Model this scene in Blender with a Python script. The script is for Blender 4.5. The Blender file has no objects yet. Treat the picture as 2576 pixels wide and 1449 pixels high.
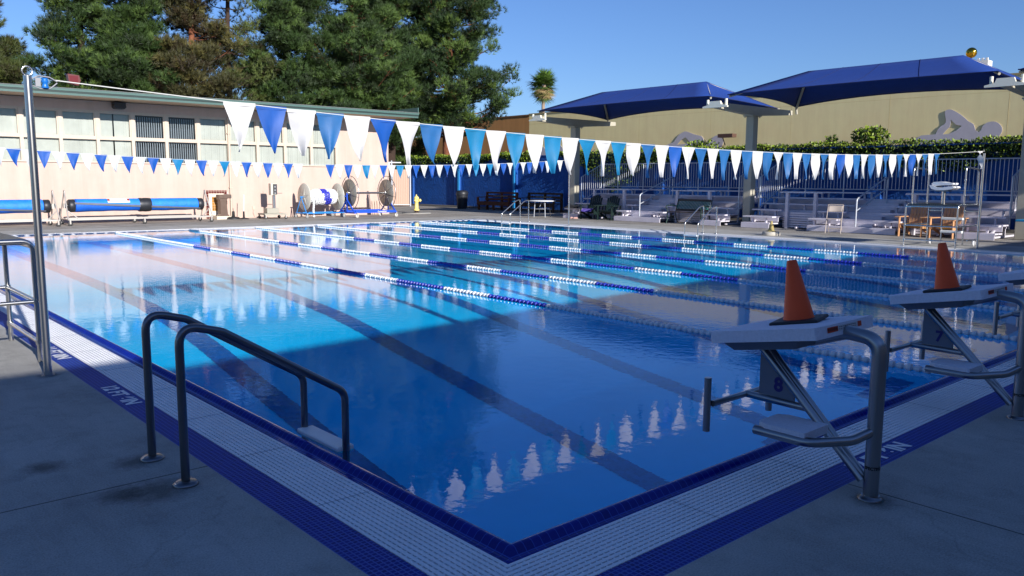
import bpy, bmesh, math, random
import numpy as np
from mathutils import Vector, Matrix
random.seed(7)
RNG = np.random.default_rng(11)
PI = math.pi
sc = bpy.context.scene
COL = sc.collection

# ------------------------------------------------------------------ camera
cam = bpy.data.cameras.new('camera')
cam.sensor_fit = 'HORIZONTAL'
cam.angle = 2 * math.atan(1288 / 2053.27)
cam.clip_start = 0.05
cam.clip_end = 2000
camo = bpy.data.objects.new('camera', cam)
COL.objects.link(camo)
YAW, PITCH, ROLL = -0.72540, 0.13110, 0.0057
fw = Vector((-math.sin(YAW) * math.cos(PITCH), math.cos(YAW) * math.cos(PITCH), -math.sin(PITCH)))
rt = Vector((math.cos(YAW), math.sin(YAW), 0))
up = rt.cross(fw)
r2 = rt * math.cos(ROLL) + up * math.sin(ROLL)
u2 = -rt * math.sin(ROLL) + up * math.cos(ROLL)
M3 = Matrix((r2, u2, -fw)).transposed().to_4x4()
M3.translation = Vector((-2.2277, -2.5100, 1.5555))
camo.matrix_world = M3
sc.camera = camo

# ------------------------------------------------------------------ sky, sun, exposure
SUND = Vector((0.135, 1.0, -0.385)).normalized()          # direction in which the sunlight travels
SUN_EL = math.asin(-SUND.z)
world = bpy.data.worlds.new('World')
sc.world = world
world.use_nodes = True
wn = world.node_tree
sky = wn.nodes.new('ShaderNodeTexSky')
sky.sky_type = 'NISHITA'
sky.sun_disc = False
sky.sun_elevation = SUN_EL
sky.sun_rotation = math.atan2(-SUND.x, -SUND.y)
sky.altitude = 0
sky.air_density = 1.0
sky.dust_density = 0.25
sky.ozone_density = 3.0
wb = wn.nodes.new('ShaderNodeMix'); wb.data_type = 'RGBA'; wb.blend_type = 'MULTIPLY'
wb.inputs['Factor'].default_value = 1; wb.inputs[7].default_value = (0.66, 0.85, 1.25, 1)   # camera white balance of the sky
wn.links.new(sky.outputs[0], wb.inputs[6]); wn.links.new(wb.outputs[2], wn.nodes['Background'].inputs[0])
wn.nodes['Background'].inputs[1].default_value = 0.079
sun = bpy.data.lights.new('sun', 'SUN')
sun.energy = 5.0
sun.angle = math.radians(0.55)
sun.color = (1.0, 0.965, 0.92)
sun.cycles.is_caustics_light = True
suno = bpy.data.objects.new('sun', sun)
suno.rotation_euler = SUND.to_track_quat('-Z', 'Y').to_euler()
suno.location = (0, -30, 30)
COL.objects.link(suno)
sc.view_settings.view_transform = 'Standard'
sc.view_settings.look = 'None'
sc.view_settings.gamma = 1
sc.view_settings.exposure = 0.42
sc.view_settings.use_curve_mapping = False
cy = sc.cycles
cy.use_denoising = True
cy.max_bounces = 8
cy.diffuse_bounces = 3
cy.glossy_bounces = 5
cy.transmission_bounces = 6
cy.transparent_max_bounces = 8
cy.sample_clamp_indirect = 6
cy.caustics_refractive = True
cy.caustics_reflective = False

# ------------------------------------------------------------------ materials
def hexc(s, k=1.0):
    v = [int(s[i:i + 2], 16) / 255 for i in (0, 2, 4)]
    return tuple(((c / 12.92) if c <= 0.04045 else ((c + 0.055) / 1.055) ** 2.4) * k for c in v)

MATS = {}
def mat(name, col, rough=0.6, metal=0.0, noise=0.0, nscale=3.0, bump=0.0, bscale=40.0, spec=0.5, col2=None, coat=0.0, streak=0.0):
    """procedural principled material: base colour varied by noise, optional bump"""
    if name in MATS:
        return MATS[name]
    m = bpy.data.materials.new(name)
    m.use_nodes = True
    nt = m.node_tree
    b = nt.nodes['Principled BSDF']
    b.inputs['Roughness'].default_value = rough
    b.inputs['Metallic'].default_value = metal
    b.inputs['Specular IOR Level'].default_value = spec
    b.inputs['Coat Weight'].default_value = coat
    tc = nt.nodes.new('ShaderNodeTexCoord')
    if noise > 0 or col2:
        n = nt.nodes.new('ShaderNodeTexNoise')
        n.inputs['Scale'].default_value = nscale
        n.inputs['Detail'].default_value = 5
        n.inputs['Roughness'].default_value = 0.65
        nt.links.new(tc.outputs['Object'], n.inputs['Vector'])
        r = nt.nodes.new('ShaderNodeValToRGB')
        r.color_ramp.elements[0].position = 0.3
        r.color_ramp.elements[1].position = 0.7
        if col2:
            a, c = col, col2
        else:
            a = tuple(x * (1 - noise) for x in col)
            c = tuple(min(1, x * (1 + noise)) for x in col)
        r.color_ramp.elements[0].color = (*a, 1)
        r.color_ramp.elements[1].color = (*c, 1)
        nt.links.new(n.outputs['Fac'], r.inputs['Fac'])
        src = r.outputs['Color']
        if streak > 0:
            mp = nt.nodes.new('ShaderNodeMapping'); mp.inputs['Scale'].default_value = (2.4, 2.4, 0.22)
            nt.links.new(tc.outputs['Object'], mp.inputs['Vector'])
            n3 = nt.nodes.new('ShaderNodeTexNoise'); n3.inputs['Scale'].default_value = 1.0; n3.inputs['Detail'].default_value = 8; n3.inputs['Roughness'].default_value = 0.7
            nt.links.new(mp.outputs[0], n3.inputs['Vector'])
            r3 = nt.nodes.new('ShaderNodeValToRGB'); r3.color_ramp.elements[0].position = 0.35; r3.color_ramp.elements[1].position = 0.6
            k = 1 - streak; r3.color_ramp.elements[0].color = (k, k * 0.99, k * 0.97, 1); r3.color_ramp.elements[1].color = (1, 1, 1, 1)
            nt.links.new(n3.outputs['Fac'], r3.inputs['Fac'])
            mx = nt.nodes.new('ShaderNodeMix'); mx.data_type = 'RGBA'; mx.blend_type = 'MULTIPLY'; mx.inputs['Factor'].default_value = 1
            nt.links.new(src, mx.inputs[6]); nt.links.new(r3.outputs['Color'], mx.inputs[7]); src = mx.outputs[2]
        nt.links.new(src, b.inputs['Base Color'])
    else:
        b.inputs['Base Color'].default_value = (*col, 1)
    if bump > 0:
        n2 = nt.nodes.new('ShaderNodeTexNoise')
        n2.inputs['Scale'].default_value = bscale
        n2.inputs['Detail'].default_value = 4
        nt.links.new(tc.outputs['Object'], n2.inputs['Vector'])
        bp = nt.nodes.new('ShaderNodeBump')
        bp.inputs['Strength'].default_value = 1.0
        bp.inputs['Distance'].default_value = bump
        nt.links.new(n2.outputs['Fac'], bp.inputs['Height'])
        nt.links.new(bp.outputs['Normal'], b.inputs['Normal'])
    MATS[name] = m
    return m

def tile_mat(name, col, grout, size, rough=0.25, gw=0.06, var=0.2):
    m = bpy.data.materials.new(name)
    m.use_nodes = True
    nt = m.node_tree
    b = nt.nodes['Principled BSDF']
    b.inputs['Roughness'].default_value = rough
    if rough > 0.55: b.inputs['Specular IOR Level'].default_value = 0.2
    tc = nt.nodes.new('ShaderNodeTexCoord')
    br = nt.nodes.new('ShaderNodeTexBrick')
    br.offset = 0
    br.squash = 1
    br.inputs['Scale'].default_value = 1.0
    br.inputs['Brick Width'].default_value = size
    br.inputs['Row Height'].default_value = size
    br.inputs['Mortar Size'].default_value = size * gw
    br.inputs['Mortar Smooth'].default_value = 0.1
    br.inputs['Color1'].default_value = (*[c * (1 - var) for c in col], 1)
    br.inputs['Color2'].default_value = (*[min(1, c * (1 + var)) for c in col], 1)
    br.inputs['Mortar'].default_value = (*grout, 1)
    nt.links.new(tc.outputs['Object'], br.inputs['Vector'])
    nt.links.new(br.outputs['Color'], b.inputs['Base Color'])
    MATS[name] = m
    return m

CONCRETE = hexc('a7a39b')
def concrete_mat(name, base, jx=(), jy=(), spots=(), stain=0.25):
    """deck concrete: fine grain, broad stains and saw-cut joints at given x / y"""
    m = bpy.data.materials.new(name)
    m.use_nodes = True
    nt = m.node_tree
    b = nt.nodes['Principled BSDF']
    b.inputs['Roughness'].default_value = 0.85
    b.inputs['Specular IOR Level'].default_value = 0.25
    tc = nt.nodes.new('ShaderNodeTexCoord')
    def noise(scale, detail=6, rough=0.6):
        n = nt.nodes.new('ShaderNodeTexNoise')
        n.inputs['Scale'].default_value = scale
        n.inputs['Detail'].default_value = detail
        n.inputs['Roughness'].default_value = rough
        nt.links.new(tc.outputs['Object'], n.inputs['Vector'])
        return n.outputs['Fac']
    def ramp(v, p0, c0, p1, c1):
        r = nt.nodes.new('ShaderNodeValToRGB')
        r.color_ramp.elements[0].position = p0
        r.color_ramp.elements[1].position = p1
        r.color_ramp.elements[0].color = (c0, c0, c0, 1)
        r.color_ramp.elements[1].color = (c1, c1, c1, 1)
        nt.links.new(v, r.inputs['Fac'])
        return r.outputs['Color']
    def mul(a, c):
        x = nt.nodes.new('ShaderNodeMix')
        x.data_type = 'RGBA'
        x.blend_type = 'MULTIPLY'
        x.inputs['Factor'].default_value = 1
        for s, t in ((a, x.inputs[6]), (c, x.inputs[7])):
            if isinstance(s, tuple):
                t.default_value = (*s, 1)
            else:
                nt.links.new(s, t)
        return x.outputs[2]
    c = mul(base, ramp(noise(110, 3, 0.75), 0.32, 0.68, 0.68, 1.14))
    c = mul(c, ramp(noise(0.9, 6), 0.35, 1 - stain, 0.65, 1.05))
    c = mul(c, ramp(noise(3.3, 8, 0.7), 0.38, 0.86, 0.5, 1.0))
    mpb = nt.nodes.new('ShaderNodeMapping'); mpb.inputs['Scale'].default_value = (2.2, 0.35, 1); mpb.inputs['Rotation'].default_value = (0, 0, 0.4)
    nt.links.new(tc.outputs['Object'], mpb.inputs['Vector'])
    nb_ = nt.nodes.new('ShaderNodeTexNoise'); nb_.inputs['Scale'].default_value = 2.2; nb_.inputs['Detail'].default_value = 7; nb_.inputs['Roughness'].default_value = 0.7
    nt.links.new(mpb.outputs[0], nb_.inputs['Vector'])
    c = mul(c, ramp(nb_.outputs['Fac'], 0.33, 0.85, 0.55, 1.0))
    wob = noise(13.0, 8, 0.8)
    dn = nt.nodes.new('ShaderNodeTexNoise'); dn.inputs['Scale'].default_value = 2.5; dn.inputs['Detail'].default_value = 6
    nt.links.new(tc.outputs['Object'], dn.inputs['Vector'])
    dm = nt.nodes.new('ShaderNodeVectorMath'); dm.operation = 'MULTIPLY_ADD'
    nt.links.new(dn.outputs['Color'], dm.inputs[0]); dm.inputs[1].default_value = (0.7, 0.7, 0); nt.links.new(tc.outputs['Object'], dm.inputs[2])
    vo = nt.nodes.new('ShaderNodeTexVoronoi'); vo.feature = 'DISTANCE_TO_EDGE'; vo.inputs['Scale'].default_value = 0.33
    nt.links.new(dm.outputs[0], vo.inputs['Vector'])
    c = mul(c, ramp(vo.outputs['Distance'], 0.0, 0.86, 0.0018, 1.0))
    for (sx, sy, sr) in spots:
        vd = nt.nodes.new('ShaderNodeVectorMath'); vd.operation = 'DISTANCE'
        nt.links.new(tc.outputs['Object'], vd.inputs[0]); vd.inputs[1].default_value = (sx, sy, 0)
        ad = nt.nodes.new('ShaderNodeMath'); ad.operation = 'MULTIPLY_ADD'
        nt.links.new(wob, ad.inputs[0]); ad.inputs[1].default_value = -sr * 1.6
        nt.links.new(vd.outputs['Value'], ad.inputs[2])
        mr = nt.nodes.new('ShaderNodeMapRange'); mr.inputs[1].default_value = -sr * 0.55; mr.inputs[2].default_value = sr * 0.25
        mr.inputs[3].default_value = 0.4; mr.inputs[4].default_value = 1
        nt.links.new(ad.outputs[0], mr.inputs[0])
        c = mul(c, mr.outputs[0])
    sep = nt.nodes.new('ShaderNodeSeparateXYZ')
    nt.links.new(tc.outputs['Object'], sep.inputs[0])
    def line(axis, v, w=0.006):
        s = nt.nodes.new('ShaderNodeMath'); s.operation = 'SUBTRACT'
        nt.links.new(sep.outputs[axis], s.inputs[0]); s.inputs[1].default_value = v
        a = nt.nodes.new('ShaderNodeMath'); a.operation = 'ABSOLUTE'
        nt.links.new(s.outputs[0], a.inputs[0])
        g = nt.nodes.new('ShaderNodeMath'); g.operation = 'GREATER_THAN'
        nt.links.new(a.outputs[0], g.inputs[0]); g.inputs[1].default_value = w
        mr = nt.nodes.new('ShaderNodeMapRange')
        nt.links.new(g.outputs[0], mr.inputs[0])
        mr.inputs[3].default_value = 0.3
        mr.inputs[4].default_value = 1
        return mr.outputs[0]
    for v in jx:
        c = mul(c, line(0, v))
    for v in jy:
        c = mul(c, line(1, v))
    nt.links.new(c, b.inputs['Base Color'])
    bp = nt.nodes.new('ShaderNodeBump')
    bp.inputs['Distance'].default_value = 0.004
    nt.links.new(noise(160, 3, 0.7), bp.inputs['Height'])
    nt.links.new(bp.outputs['Normal'], b.inputs['Normal'])
    return m

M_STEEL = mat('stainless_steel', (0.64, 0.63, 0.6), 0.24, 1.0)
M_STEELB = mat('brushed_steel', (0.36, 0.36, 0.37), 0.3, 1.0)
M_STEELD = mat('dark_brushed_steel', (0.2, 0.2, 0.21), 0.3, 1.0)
M_ALU = mat('bleacher_aluminium', hexc('d9d3dc'), 0.5, 0.1, noise=0.12, nscale=1.2)
M_GALV = mat('galvanised_tube', hexc('c4c8cf'), 0.4, 0.4)
M_WHITE = mat('white_plastic', (0.8, 0.8, 0.8), 0.4, noise=0.04, nscale=6)
M_GRATE = mat('white_grate_plastic', (0.84, 0.84, 0.86), 0.5, noise=0.06, nscale=4)
M_BLOCK = mat('textured_white_polymer', (0.78, 0.77, 0.84), 0.8, noise=0.08, nscale=60, bump=0.002, bscale=220)
M_BLUEWALL = mat('painted_blue_stucco', hexc('0c4f9e'), 0.75, noise=0.14, nscale=2, bump=0.03, bscale=9, streak=0.12)
M_CYAN = mat('cyan_paint', hexc('2b9fe0'), 0.6)
M_BEIGE = mat('column_beige_paint', hexc('b5ae9b'), 0.55, noise=0.06, nscale=3)
M_IVORY = mat('ivory_bracket_paint', hexc('e6e0cc'), 0.5)
M_CREAM = mat('cream_stucco', hexc('cbb1a3'), 0.85, noise=0.05, nscale=1.3, bump=0.004, bscale=60, streak=0.10)
M_TRIM = mat('window_trim_paint', hexc('c9b8a6'), 0.6, noise=0.05, nscale=5)
M_GREENFASCIA = mat('green_fascia_paint', hexc('48645d'), 0.55, noise=0.08, nscale=4)
M_GREENDARK = mat('dark_green_trim', hexc('1e302c'), 0.55)
M_SOFFIT = mat('soffit_paint', hexc('bda68c'), 0.8)
M_ROOF = mat('grey_roofing', hexc('8d8f8c'), 0.9, noise=0.15)
M_TAN = mat('tan_stucco', hexc('ffe6a8'), 0.9, noise=0.06, nscale=0.7, bump=0.004, bscale=50, streak=0.06)
M_ORANGE = mat('terracotta_stucco', hexc('c08a52'), 0.9, noise=0.06, nscale=0.8, streak=0.15)
M_RELIEF = mat('lavender_grey_metal', hexc('c6bec0'), 0.55, noise=0.05)
M_CANOPY = mat('navy_shade_fabric', hexc('103a86'), 0.85, noise=0.07, nscale=5, bump=0.003, bscale=90)
M_BLACK = mat('black_rubber', (0.018, 0.018, 0.02), 0.6)
M_DARK = mat('dark_metal', (0.03, 0.03, 0.035), 0.5)
M_CASTOR = mat('castor_rubber', (0.05, 0.05, 0.05), 0.7)
M_CASTORG = mat('grey_castor_rubber', hexc('8d8f90'), 0.6)
M_COBALT = tile_mat('cobalt_band_tile', hexc('0b2080'), hexc('3c5cae'), 0.0257, 0.6, 0.13, 0.25)
M_LIP = tile_mat('cobalt_lip_tile', hexc('081c84'), hexc('3c56b4'), 0.05, 0.08, 0.04, 0.15)
M_PVCBLUE = mat('royal_blue_paint', hexc('1a4fc4'), 0.4)
M_LTBLUE = mat('sky_blue_paint', hexc('2f86cf'), 0.4)
M_FLOATW = mat('white_float_plastic', (0.64, 0.66, 0.68), 0.35, noise=0.08, nscale=12)
M_FLOATB = mat('blue_float_plastic', hexc('1c2a9c'), 0.3)

def plaster(name, col):
    return mat(name, col, 0.8, noise=0.05, nscale=1.2)
M_POOL = plaster('pool_plaster', (0.05, 0.62, 0.94))
M_LANE = tile_mat('navy_lane_tile', (0.01, 0.12, 0.38), (0.012, 0.14, 0.42), 0.05, 0.5)

def water_mat():
    m = bpy.data.materials.new('pool_water')
    m.use_nodes = True
    nt = m.node_tree
    nt.nodes.clear()
    out = nt.nodes.new('ShaderNodeOutputMaterial')
    pb = nt.nodes.new('ShaderNodeBsdfPrincipled')
    pb.inputs['Base Color'].default_value = (0.008, 0.80, 1.0, 1)
    pb.inputs['Transmission Weight'].default_value = 1
    pb.inputs['Roughness'].default_value = 0
    pb.inputs['IOR'].default_value = 1.05
    pb.inputs['Coat Weight'].default_value = 0.75
    pb.inputs['Coat IOR'].default_value = 1.333
    pb.inputs['Coat Roughness'].default_value = 0
    tc = nt.nodes.new('ShaderNodeTexCoord')
    mp = nt.nodes.new('ShaderNodeMapping')
    mp.inputs['Rotation'].default_value = (0, 0, 0.5)
    mp.inputs['Scale'].default_value = (1, 1, 1)
    nt.links.new(tc.outputs['Object'], mp.inputs['Vector'])
    def noise(scale, detail):
        n = nt.nodes.new('ShaderNodeTexNoise')
        n.inputs['Scale'].default_value = scale
        n.inputs['Detail'].default_value = detail
        n.inputs['Roughness'].default_value = 0.5
        nt.links.new(mp.outputs[0], n.inputs['Vector'])
        return n.outputs['Fac']
    def bump(h, dist, prev=None, strength=1.0):
        b = nt.nodes.new('ShaderNodeBump')
        b.inputs['Distance'].default_value = dist
        b.inputs['Strength'].default_value = strength
        nt.links.new(h, b.inputs['Height'])
        if prev is not None:
            nt.links.new(prev, b.inputs['Normal'])
        return b.outputs['Normal']
    n1 = bump(noise(0.9, 1), 0.0018)
    n2 = bump(noise(9.0, 3), 0.0011, n1)
    # gusts: fine ripples come and go over the surface
    gust = nt.nodes.new('ShaderNodeValToRGB')
    gust.color_ramp.elements[0].position = 0.35
    gust.color_ramp.elements[1].position = 0.65
    nt.links.new(noise(0.22, 2), gust.inputs['Fac'])
    mu = nt.nodes.new('ShaderNodeMath'); mu.operation = 'MULTIPLY'
    nt.links.new(noise(22.0, 3), mu.inputs[0]); nt.links.new(gust.outputs['Color'], mu.inputs[1])
    n3 = bump(mu.outputs[0], 0.0009, n2)
    nt.links.new(n3, pb.inputs['Normal'])
    nt.links.new(n3, pb.inputs['Coat Normal'])
    nt.links.new(pb.outputs[0], out.inputs[0])
    return m
M_WATER = water_mat()

def glass_mat():
    m = bpy.data.materials.new('window_glass')
    m.use_nodes = True
    nt = m.node_tree
    nt.nodes.clear()
    out = nt.nodes.new('ShaderNodeOutputMaterial')
    fr = nt.nodes.new('ShaderNodeFresnel'); fr.inputs['IOR'].default_value = 1.45
    gl = nt.nodes.new('ShaderNodeBsdfGlossy'); gl.inputs['Roughness'].default_value = 0.02
    tr = nt.nodes.new('ShaderNodeBsdfTransparent'); tr.inputs['Color'].default_value = (0.86, 0.88, 0.87, 1)
    mx = nt.nodes.new('ShaderNodeMixShader')
    nt.links.new(fr.outputs[0], mx.inputs[0])
    nt.links.new(tr.outputs[0], mx.inputs[1])
    nt.links.new(gl.outputs[0], mx.inputs[2])
    nt.links.new(mx.outputs[0], out.inputs[0])
    return m
M_GLASS = glass_mat()

def fabric(name, col):
    m = bpy.data.materials.new(name)
    m.use_nodes = True
    nt = m.node_tree
    b = nt.nodes['Principled BSDF']
    b.inputs['Roughness'].default_value = 0.55
    tc = nt.nodes.new('ShaderNodeTexCoord')
    n = nt.nodes.new('ShaderNodeTexNoise'); n.inputs['Scale'].default_value = 7; n.inputs['Detail'].default_value = 5
    nt.links.new(tc.outputs['Object'], n.inputs['Vector'])
    r = nt.nodes.new('ShaderNodeValToRGB')
    r.color_ramp.elements[0].position = 0.3; r.color_ramp.elements[1].position = 0.65
    r.color_ramp.elements[0].color = (*[c * 0.84 for c in col], 1)
    r.color_ramp.elements[1].color = (*col, 1)
    nt.links.new(n.outputs['Fac'], r.inputs['Fac'])
    nt.links.new(r.outputs['Color'], b.inputs['Base Color'])
    t = nt.nodes.new('ShaderNodeBsdfTranslucent')
    nt.links.new(r.outputs['Color'], t.inputs['Color'])
    mx = nt.nodes.new('ShaderNodeMixShader'); mx.inputs[0].default_value = 0.18
    nt.links.new(b.outputs[0], mx.inputs[1]); nt.links.new(t.outputs[0], mx.inputs[2])
    nt.links.new(mx.outputs[0], nt.nodes['Material Output'].inputs[0])
    return m
M_FLW = fabric('white_vinyl', (0.72, 0.71, 0.69))
M_FLB = fabric('royal_blue_vinyl', hexc('1b5ab0'))
M_FLM = fabric('faded_blue_vinyl', hexc('2a6ca8'))
M_FLT = fabric('teal_blue_vinyl', hexc('1680b0'))

# ------------------------------------------------------------------ mesh builder
class MB:
    def __init__(s):
        s.v = []; s.f = []; s.sm = []; s.mi = []; s.m = 0
    def add(s, vs, fs, smooth=False):
        o = len(s.v)
        s.v += [tuple(v) for v in vs]
        s.f += [tuple(i + o for i in f) for f in fs]
        s.sm += [smooth] * len(fs)
        s.mi += [s.m] * len(fs)
        return s
    def box(s, x0, x1, y0, y1, z0, z1, T=None):
        v = [Vector((x, y, z)) for z in (z0, z1) for y in (y0, y1) for x in (x0, x1)]
        if T is not None:
            v = [T @ p for p in v]
        return s.add(v, [(0, 2, 3, 1), (4, 5, 7, 6), (0, 1, 5, 4), (2, 6, 7, 3), (0, 4, 6, 2), (1, 3, 7, 5)])
    def bar(s, a, b, w, h, up=(0, 0, 1)):
        a = Vector(a); b = Vector(b); d = (b - a); L = d.length; d.normalize()
        upv = Vector(up)
        if abs(d.dot(upv)) > 0.98: upv = Vector((1, 0, 0))
        r = d.cross(upv).normalized(); u = r.cross(d)
        T = Matrix((r, d, u)).transposed().to_4x4(); T.translation = a
        return s.box(-w / 2, w / 2, 0, L, -h / 2, h / 2, T)
    def tube(s, pts, r, n=10, cap=True, closed=False):
        pts = [Vector(p) for p in pts]
        N = len(pts); rr = r if isinstance(r, (list, tuple)) else [r] * N
        prev = None; rings = []
        for i, p in enumerate(pts):
            if closed: d = pts[(i + 1) % N] - pts[i - 1]
            elif i == 0: d = pts[1] - p
            elif i == N - 1: d = p - pts[-2]
            else: d = (pts[i + 1] - p).normalized() + (p - pts[i - 1]).normalized()
            d.normalize()
            if prev is None:
                a = Vector((0, 0, 1)) if abs(d.z) < 0.9 else Vector((1, 0, 0))
                u = d.cross(a).normalized()
            else:
                u = (prev - d * prev.dot(d)).normalized()
            prev = u; w = d.cross(u)
            rings.append([p + (u * math.cos(2 * PI * k / n) + w * math.sin(2 * PI * k / n)) * rr[i] for k in range(n)])
        vs = [q for R in rings for q in R]; fs = []
        M = N if closed else N - 1
        for i in range(M):
            j = (i + 1) % N
            for k in range(n):
                l = (k + 1) % n
                fs.append((i * n + k, i * n + l, j * n + l, j * n + k))
        s.add(vs, fs, True)
        if cap and not closed:
            s.add(rings[0], [tuple(range(n))[::-1]]); s.add(rings[-1], [tuple(range(n))])
        return s
    def lathe(s, prof, n=20, T=None, smooth=True, axis='z'):
        vs = []
        for (r, z) in prof:
            for k in range(n):
                a = 2 * PI * k / n
                p = Vector((r * math.cos(a), r * math.sin(a), z))
                if axis == 'x': p = Vector((p.z, p.x, p.y))
                if axis == 'y': p = Vector((p.x, p.z, p.y))
                vs.append(T @ p if T is not None else p)
        fs = []
        for i in range(len(prof) - 1):
            for k in range(n):
                l = (k + 1) % n
                fs.append((i * n + k, i * n + l, (i + 1) * n + l, (i + 1) * n + k))
        s.add(vs, fs, smooth)
        if prof[0][0] > 1e-5: s.add(vs[:n], [tuple(range(n))[::-1]])
        if prof[-1][0] > 1e-5: s.add(vs[-n:], [tuple(range(n))])
        return s
    def prism(s, poly, f0, f1):
        """poly of 2D points; f0/f1 map them to the two 3D faces"""
        n = len(poly)
        s.add([f0(p) for p in poly], [tuple(range(n))])
        s.add([f1(p) for p in poly], [tuple(range(n))[::-1]])
        vs = [f0(p) for p in poly] + [f1(p) for p in poly]
        s.add(vs, [(i, (i + 1) % n, n + (i + 1) % n, n + i) for i in range(n)])
        return s
    def build(s, name, m, parent=None, bevel=0, **props):
        me = bpy.data.meshes.new(name)
        me.from_pydata(s.v, [], s.f)
        ms = m if isinstance(m, (list, tuple)) else [m]
        for x in ms: me.materials.append(x)
        me.polygons.foreach_set('use_smooth', s.sm)
        if len(ms) > 1: me.polygons.foreach_set('material_index', s.mi)
        me.update()
        o = bpy.data.objects.new(name, me)
        COL.objects.link(o)
        if parent is not None: o.parent = parent
        if bevel:
            b = o.modifiers.new('bevel', 'BEVEL'); b.width = bevel; b.segments = 2
            b.limit_method = 'ANGLE'; b.angle_limit = 0.7
        for k, val in props.items(): o[k] = val
        return o

def fillet(pts, r, n=6):
    """round the corners of a polyline"""
    P = [Vector(p) for p in pts]; out = [P[0]]
    for i in range(1, len(P) - 1):
        a = (P[i - 1] - P[i]); b = (P[i + 1] - P[i]); la, lb = a.length, b.length
        a.normalize(); b.normalize()
        th = a.angle(b)
        rr = r[i - 1] if isinstance(r, (list, tuple)) else r
        t = min(rr / math.tan(th / 2), la * 0.49, lb * 0.49)
        p0 = P[i] + a * t; p1 = P[i] + b * t
        for k in range(n + 1):
            s_ = k / n
            out.append(p0 * (1 - s_) ** 2 + P[i] * 2 * s_ * (1 - s_) + p1 * s_ ** 2)
    out.append(P[-1])
    return out

def thing(name, label, cat, loc=(0, 0, 0), rz=0, group=None, **kw):
    o = bpy.data.objects.new(name, None)
    o.empty_display_size = 0.2
    COL.objects.link(o)
    o.location = loc; o.rotation_euler = (0, 0, rz)
    o['label'] = label; o['category'] = cat
    if group: o['group'] = group
    for k, v in kw.items(): o[k] = v
    return o
def tag(o, label, cat, group=None, kind=None):
    o['label'] = label; o['category'] = cat
    if group: o['group'] = group
    if kind: o['kind'] = kind
    return o
def copy_tree(o, parent=None):
    c = o.copy(); COL.objects.link(c); c.parent = parent
    for ch in list(o.children): copy_tree(ch, c)
    return c
def structure(o):
    o['kind'] = 'structure'; return o
def np_mesh(name, V, F, m, parent=None, fn=None):
    """fast mesh from arrays; F (n,k)"""
    me = bpy.data.meshes.new(name)
    V = np.asarray(V, np.float32); F = np.asarray(F, np.int32)
    k = F.shape[1]
    me.vertices.add(len(V)); me.vertices.foreach_set('co', V.ravel())
    me.loops.add(F.size); me.loops.foreach_set('vertex_index', F.ravel())
    me.polygons.add(len(F))
    me.polygons.foreach_set('loop_start', np.arange(0, F.size, k, dtype=np.int32))
    ms = m if isinstance(m, (list, tuple)) else [m]
    for x in ms: me.materials.append(x)
    if fn is not None: me.polygons.foreach_set('material_index', np.asarray(fn, np.int32))
    me.update(calc_edges=True)
    o = bpy.data.objects.new(name, me); COL.objects.link(o)
    if parent is not None: o.parent = parent
    return o
def text_mesh(name, s, size, m, T, parent=None, extrude=0.0, bold=0.0, spacing=1.0, wrap=None):
    cu = bpy.data.curves.new(name + '_c', 'FONT')
    cu.body = s; cu.size = size; cu.extrude = extrude; cu.offset = bold; cu.space_character = spacing
    cu.align_x = 'CENTER'; cu.align_y = 'CENTER'
    tmp = bpy.data.objects.new('tmp', cu); COL.objects.link(tmp)
    dg = bpy.context.evaluated_depsgraph_get()
    me = bpy.data.meshes.new_from_object(tmp.evaluated_get(dg))
    bpy.data.objects.remove(tmp); bpy.data.curves.remove(cu)
    for v in me.vertices:
        v.co = wrap(v.co) if wrap else T @ v.co
    me.materials.clear(); me.materials.append(m)
    me.name = name
    o = bpy.data.objects.new(name, me); COL.objects.link(o)
    if parent is not None: o.parent = parent
    return o
def frame_T(org, xdir, ydir):
    x = Vector(xdir).normalized(); y = Vector(ydir).normalized(); z = x.cross(y)
    T = Matrix((x, y, z)).transposed().to_4x4(); T.translation = Vector(org)
    return T

# ================================================================== SETTING
W, L = 18.18, 22.86
def ring_loop(d, z):
    return [(-d, -d, z), (W + d, -d, z), (W + d, L + d, z), (-d, L + d, z)]
def ring(mb, prof, smooth=False):
    loops = [ring_loop(d, z) for d, z in prof]
    vs = [p for lp in loops for p in lp]; fs = []
    for i in range(len(prof) - 1):
        for k in range(4):
            l = (k + 1) % 4
            fs.append((i * 4 + k, (i + 1) * 4 + k, (i + 1) * 4 + l, i * 4 + l))
    mb.add(vs, fs, smooth)
def rect_frame(mb, xi0, xi1, yi0, yi1, xo0, xo1, yo0, yo1, z):
    a = [(xi0, yi0, z), (xi1, yi0, z), (xi1, yi1, z), (xi0, yi1, z)]
    b = [(xo0, yo0, z), (xo1, yo0, z), (xo1, yo1, z), (xo0, yo1, z)]
    mb.add(a + b, [(k, 4 + k, 4 + (k + 1) % 4, (k + 1) % 4) for k in range(4)])

# ground out to the horizon, with the hole of the pool
g = MB(); rect_frame(g, -0.8, W + 0.8, -0.8, L + 0.8, -400, 600, -400, 600, -0.012)
structure(g.build('ground', concrete_mat('dusty_ground', hexc('7b766c'), stain=0.35)))
# pale concrete deck round the pool
dk = MB(); rect_frame(dk, -0.62, W + 0.62, -0.62, L + 0.62, -14, 20.6, -11.0, 25.3, 0.0)
structure(dk.build('pool_deck', concrete_mat('pale_deck_concrete', hexc('bcb9b2'), jx=(1.79, 6.3, 10.9, 15.4), jy=(1.8, 9.3, 13.9, 18.5), spots=((-0.88, 2.12, 0.15), (-0.93, 1.60, 0.2), (-1.1, 1.66, 0.14), (-0.78, 4.66, 0.1), (-1.3, 2.35, 0.13), (1.66, -0.82, 0.12), (-2.1, 0.6, 0.14), (0.4, -1.5, 0.1)), stain=0.22)))
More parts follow.
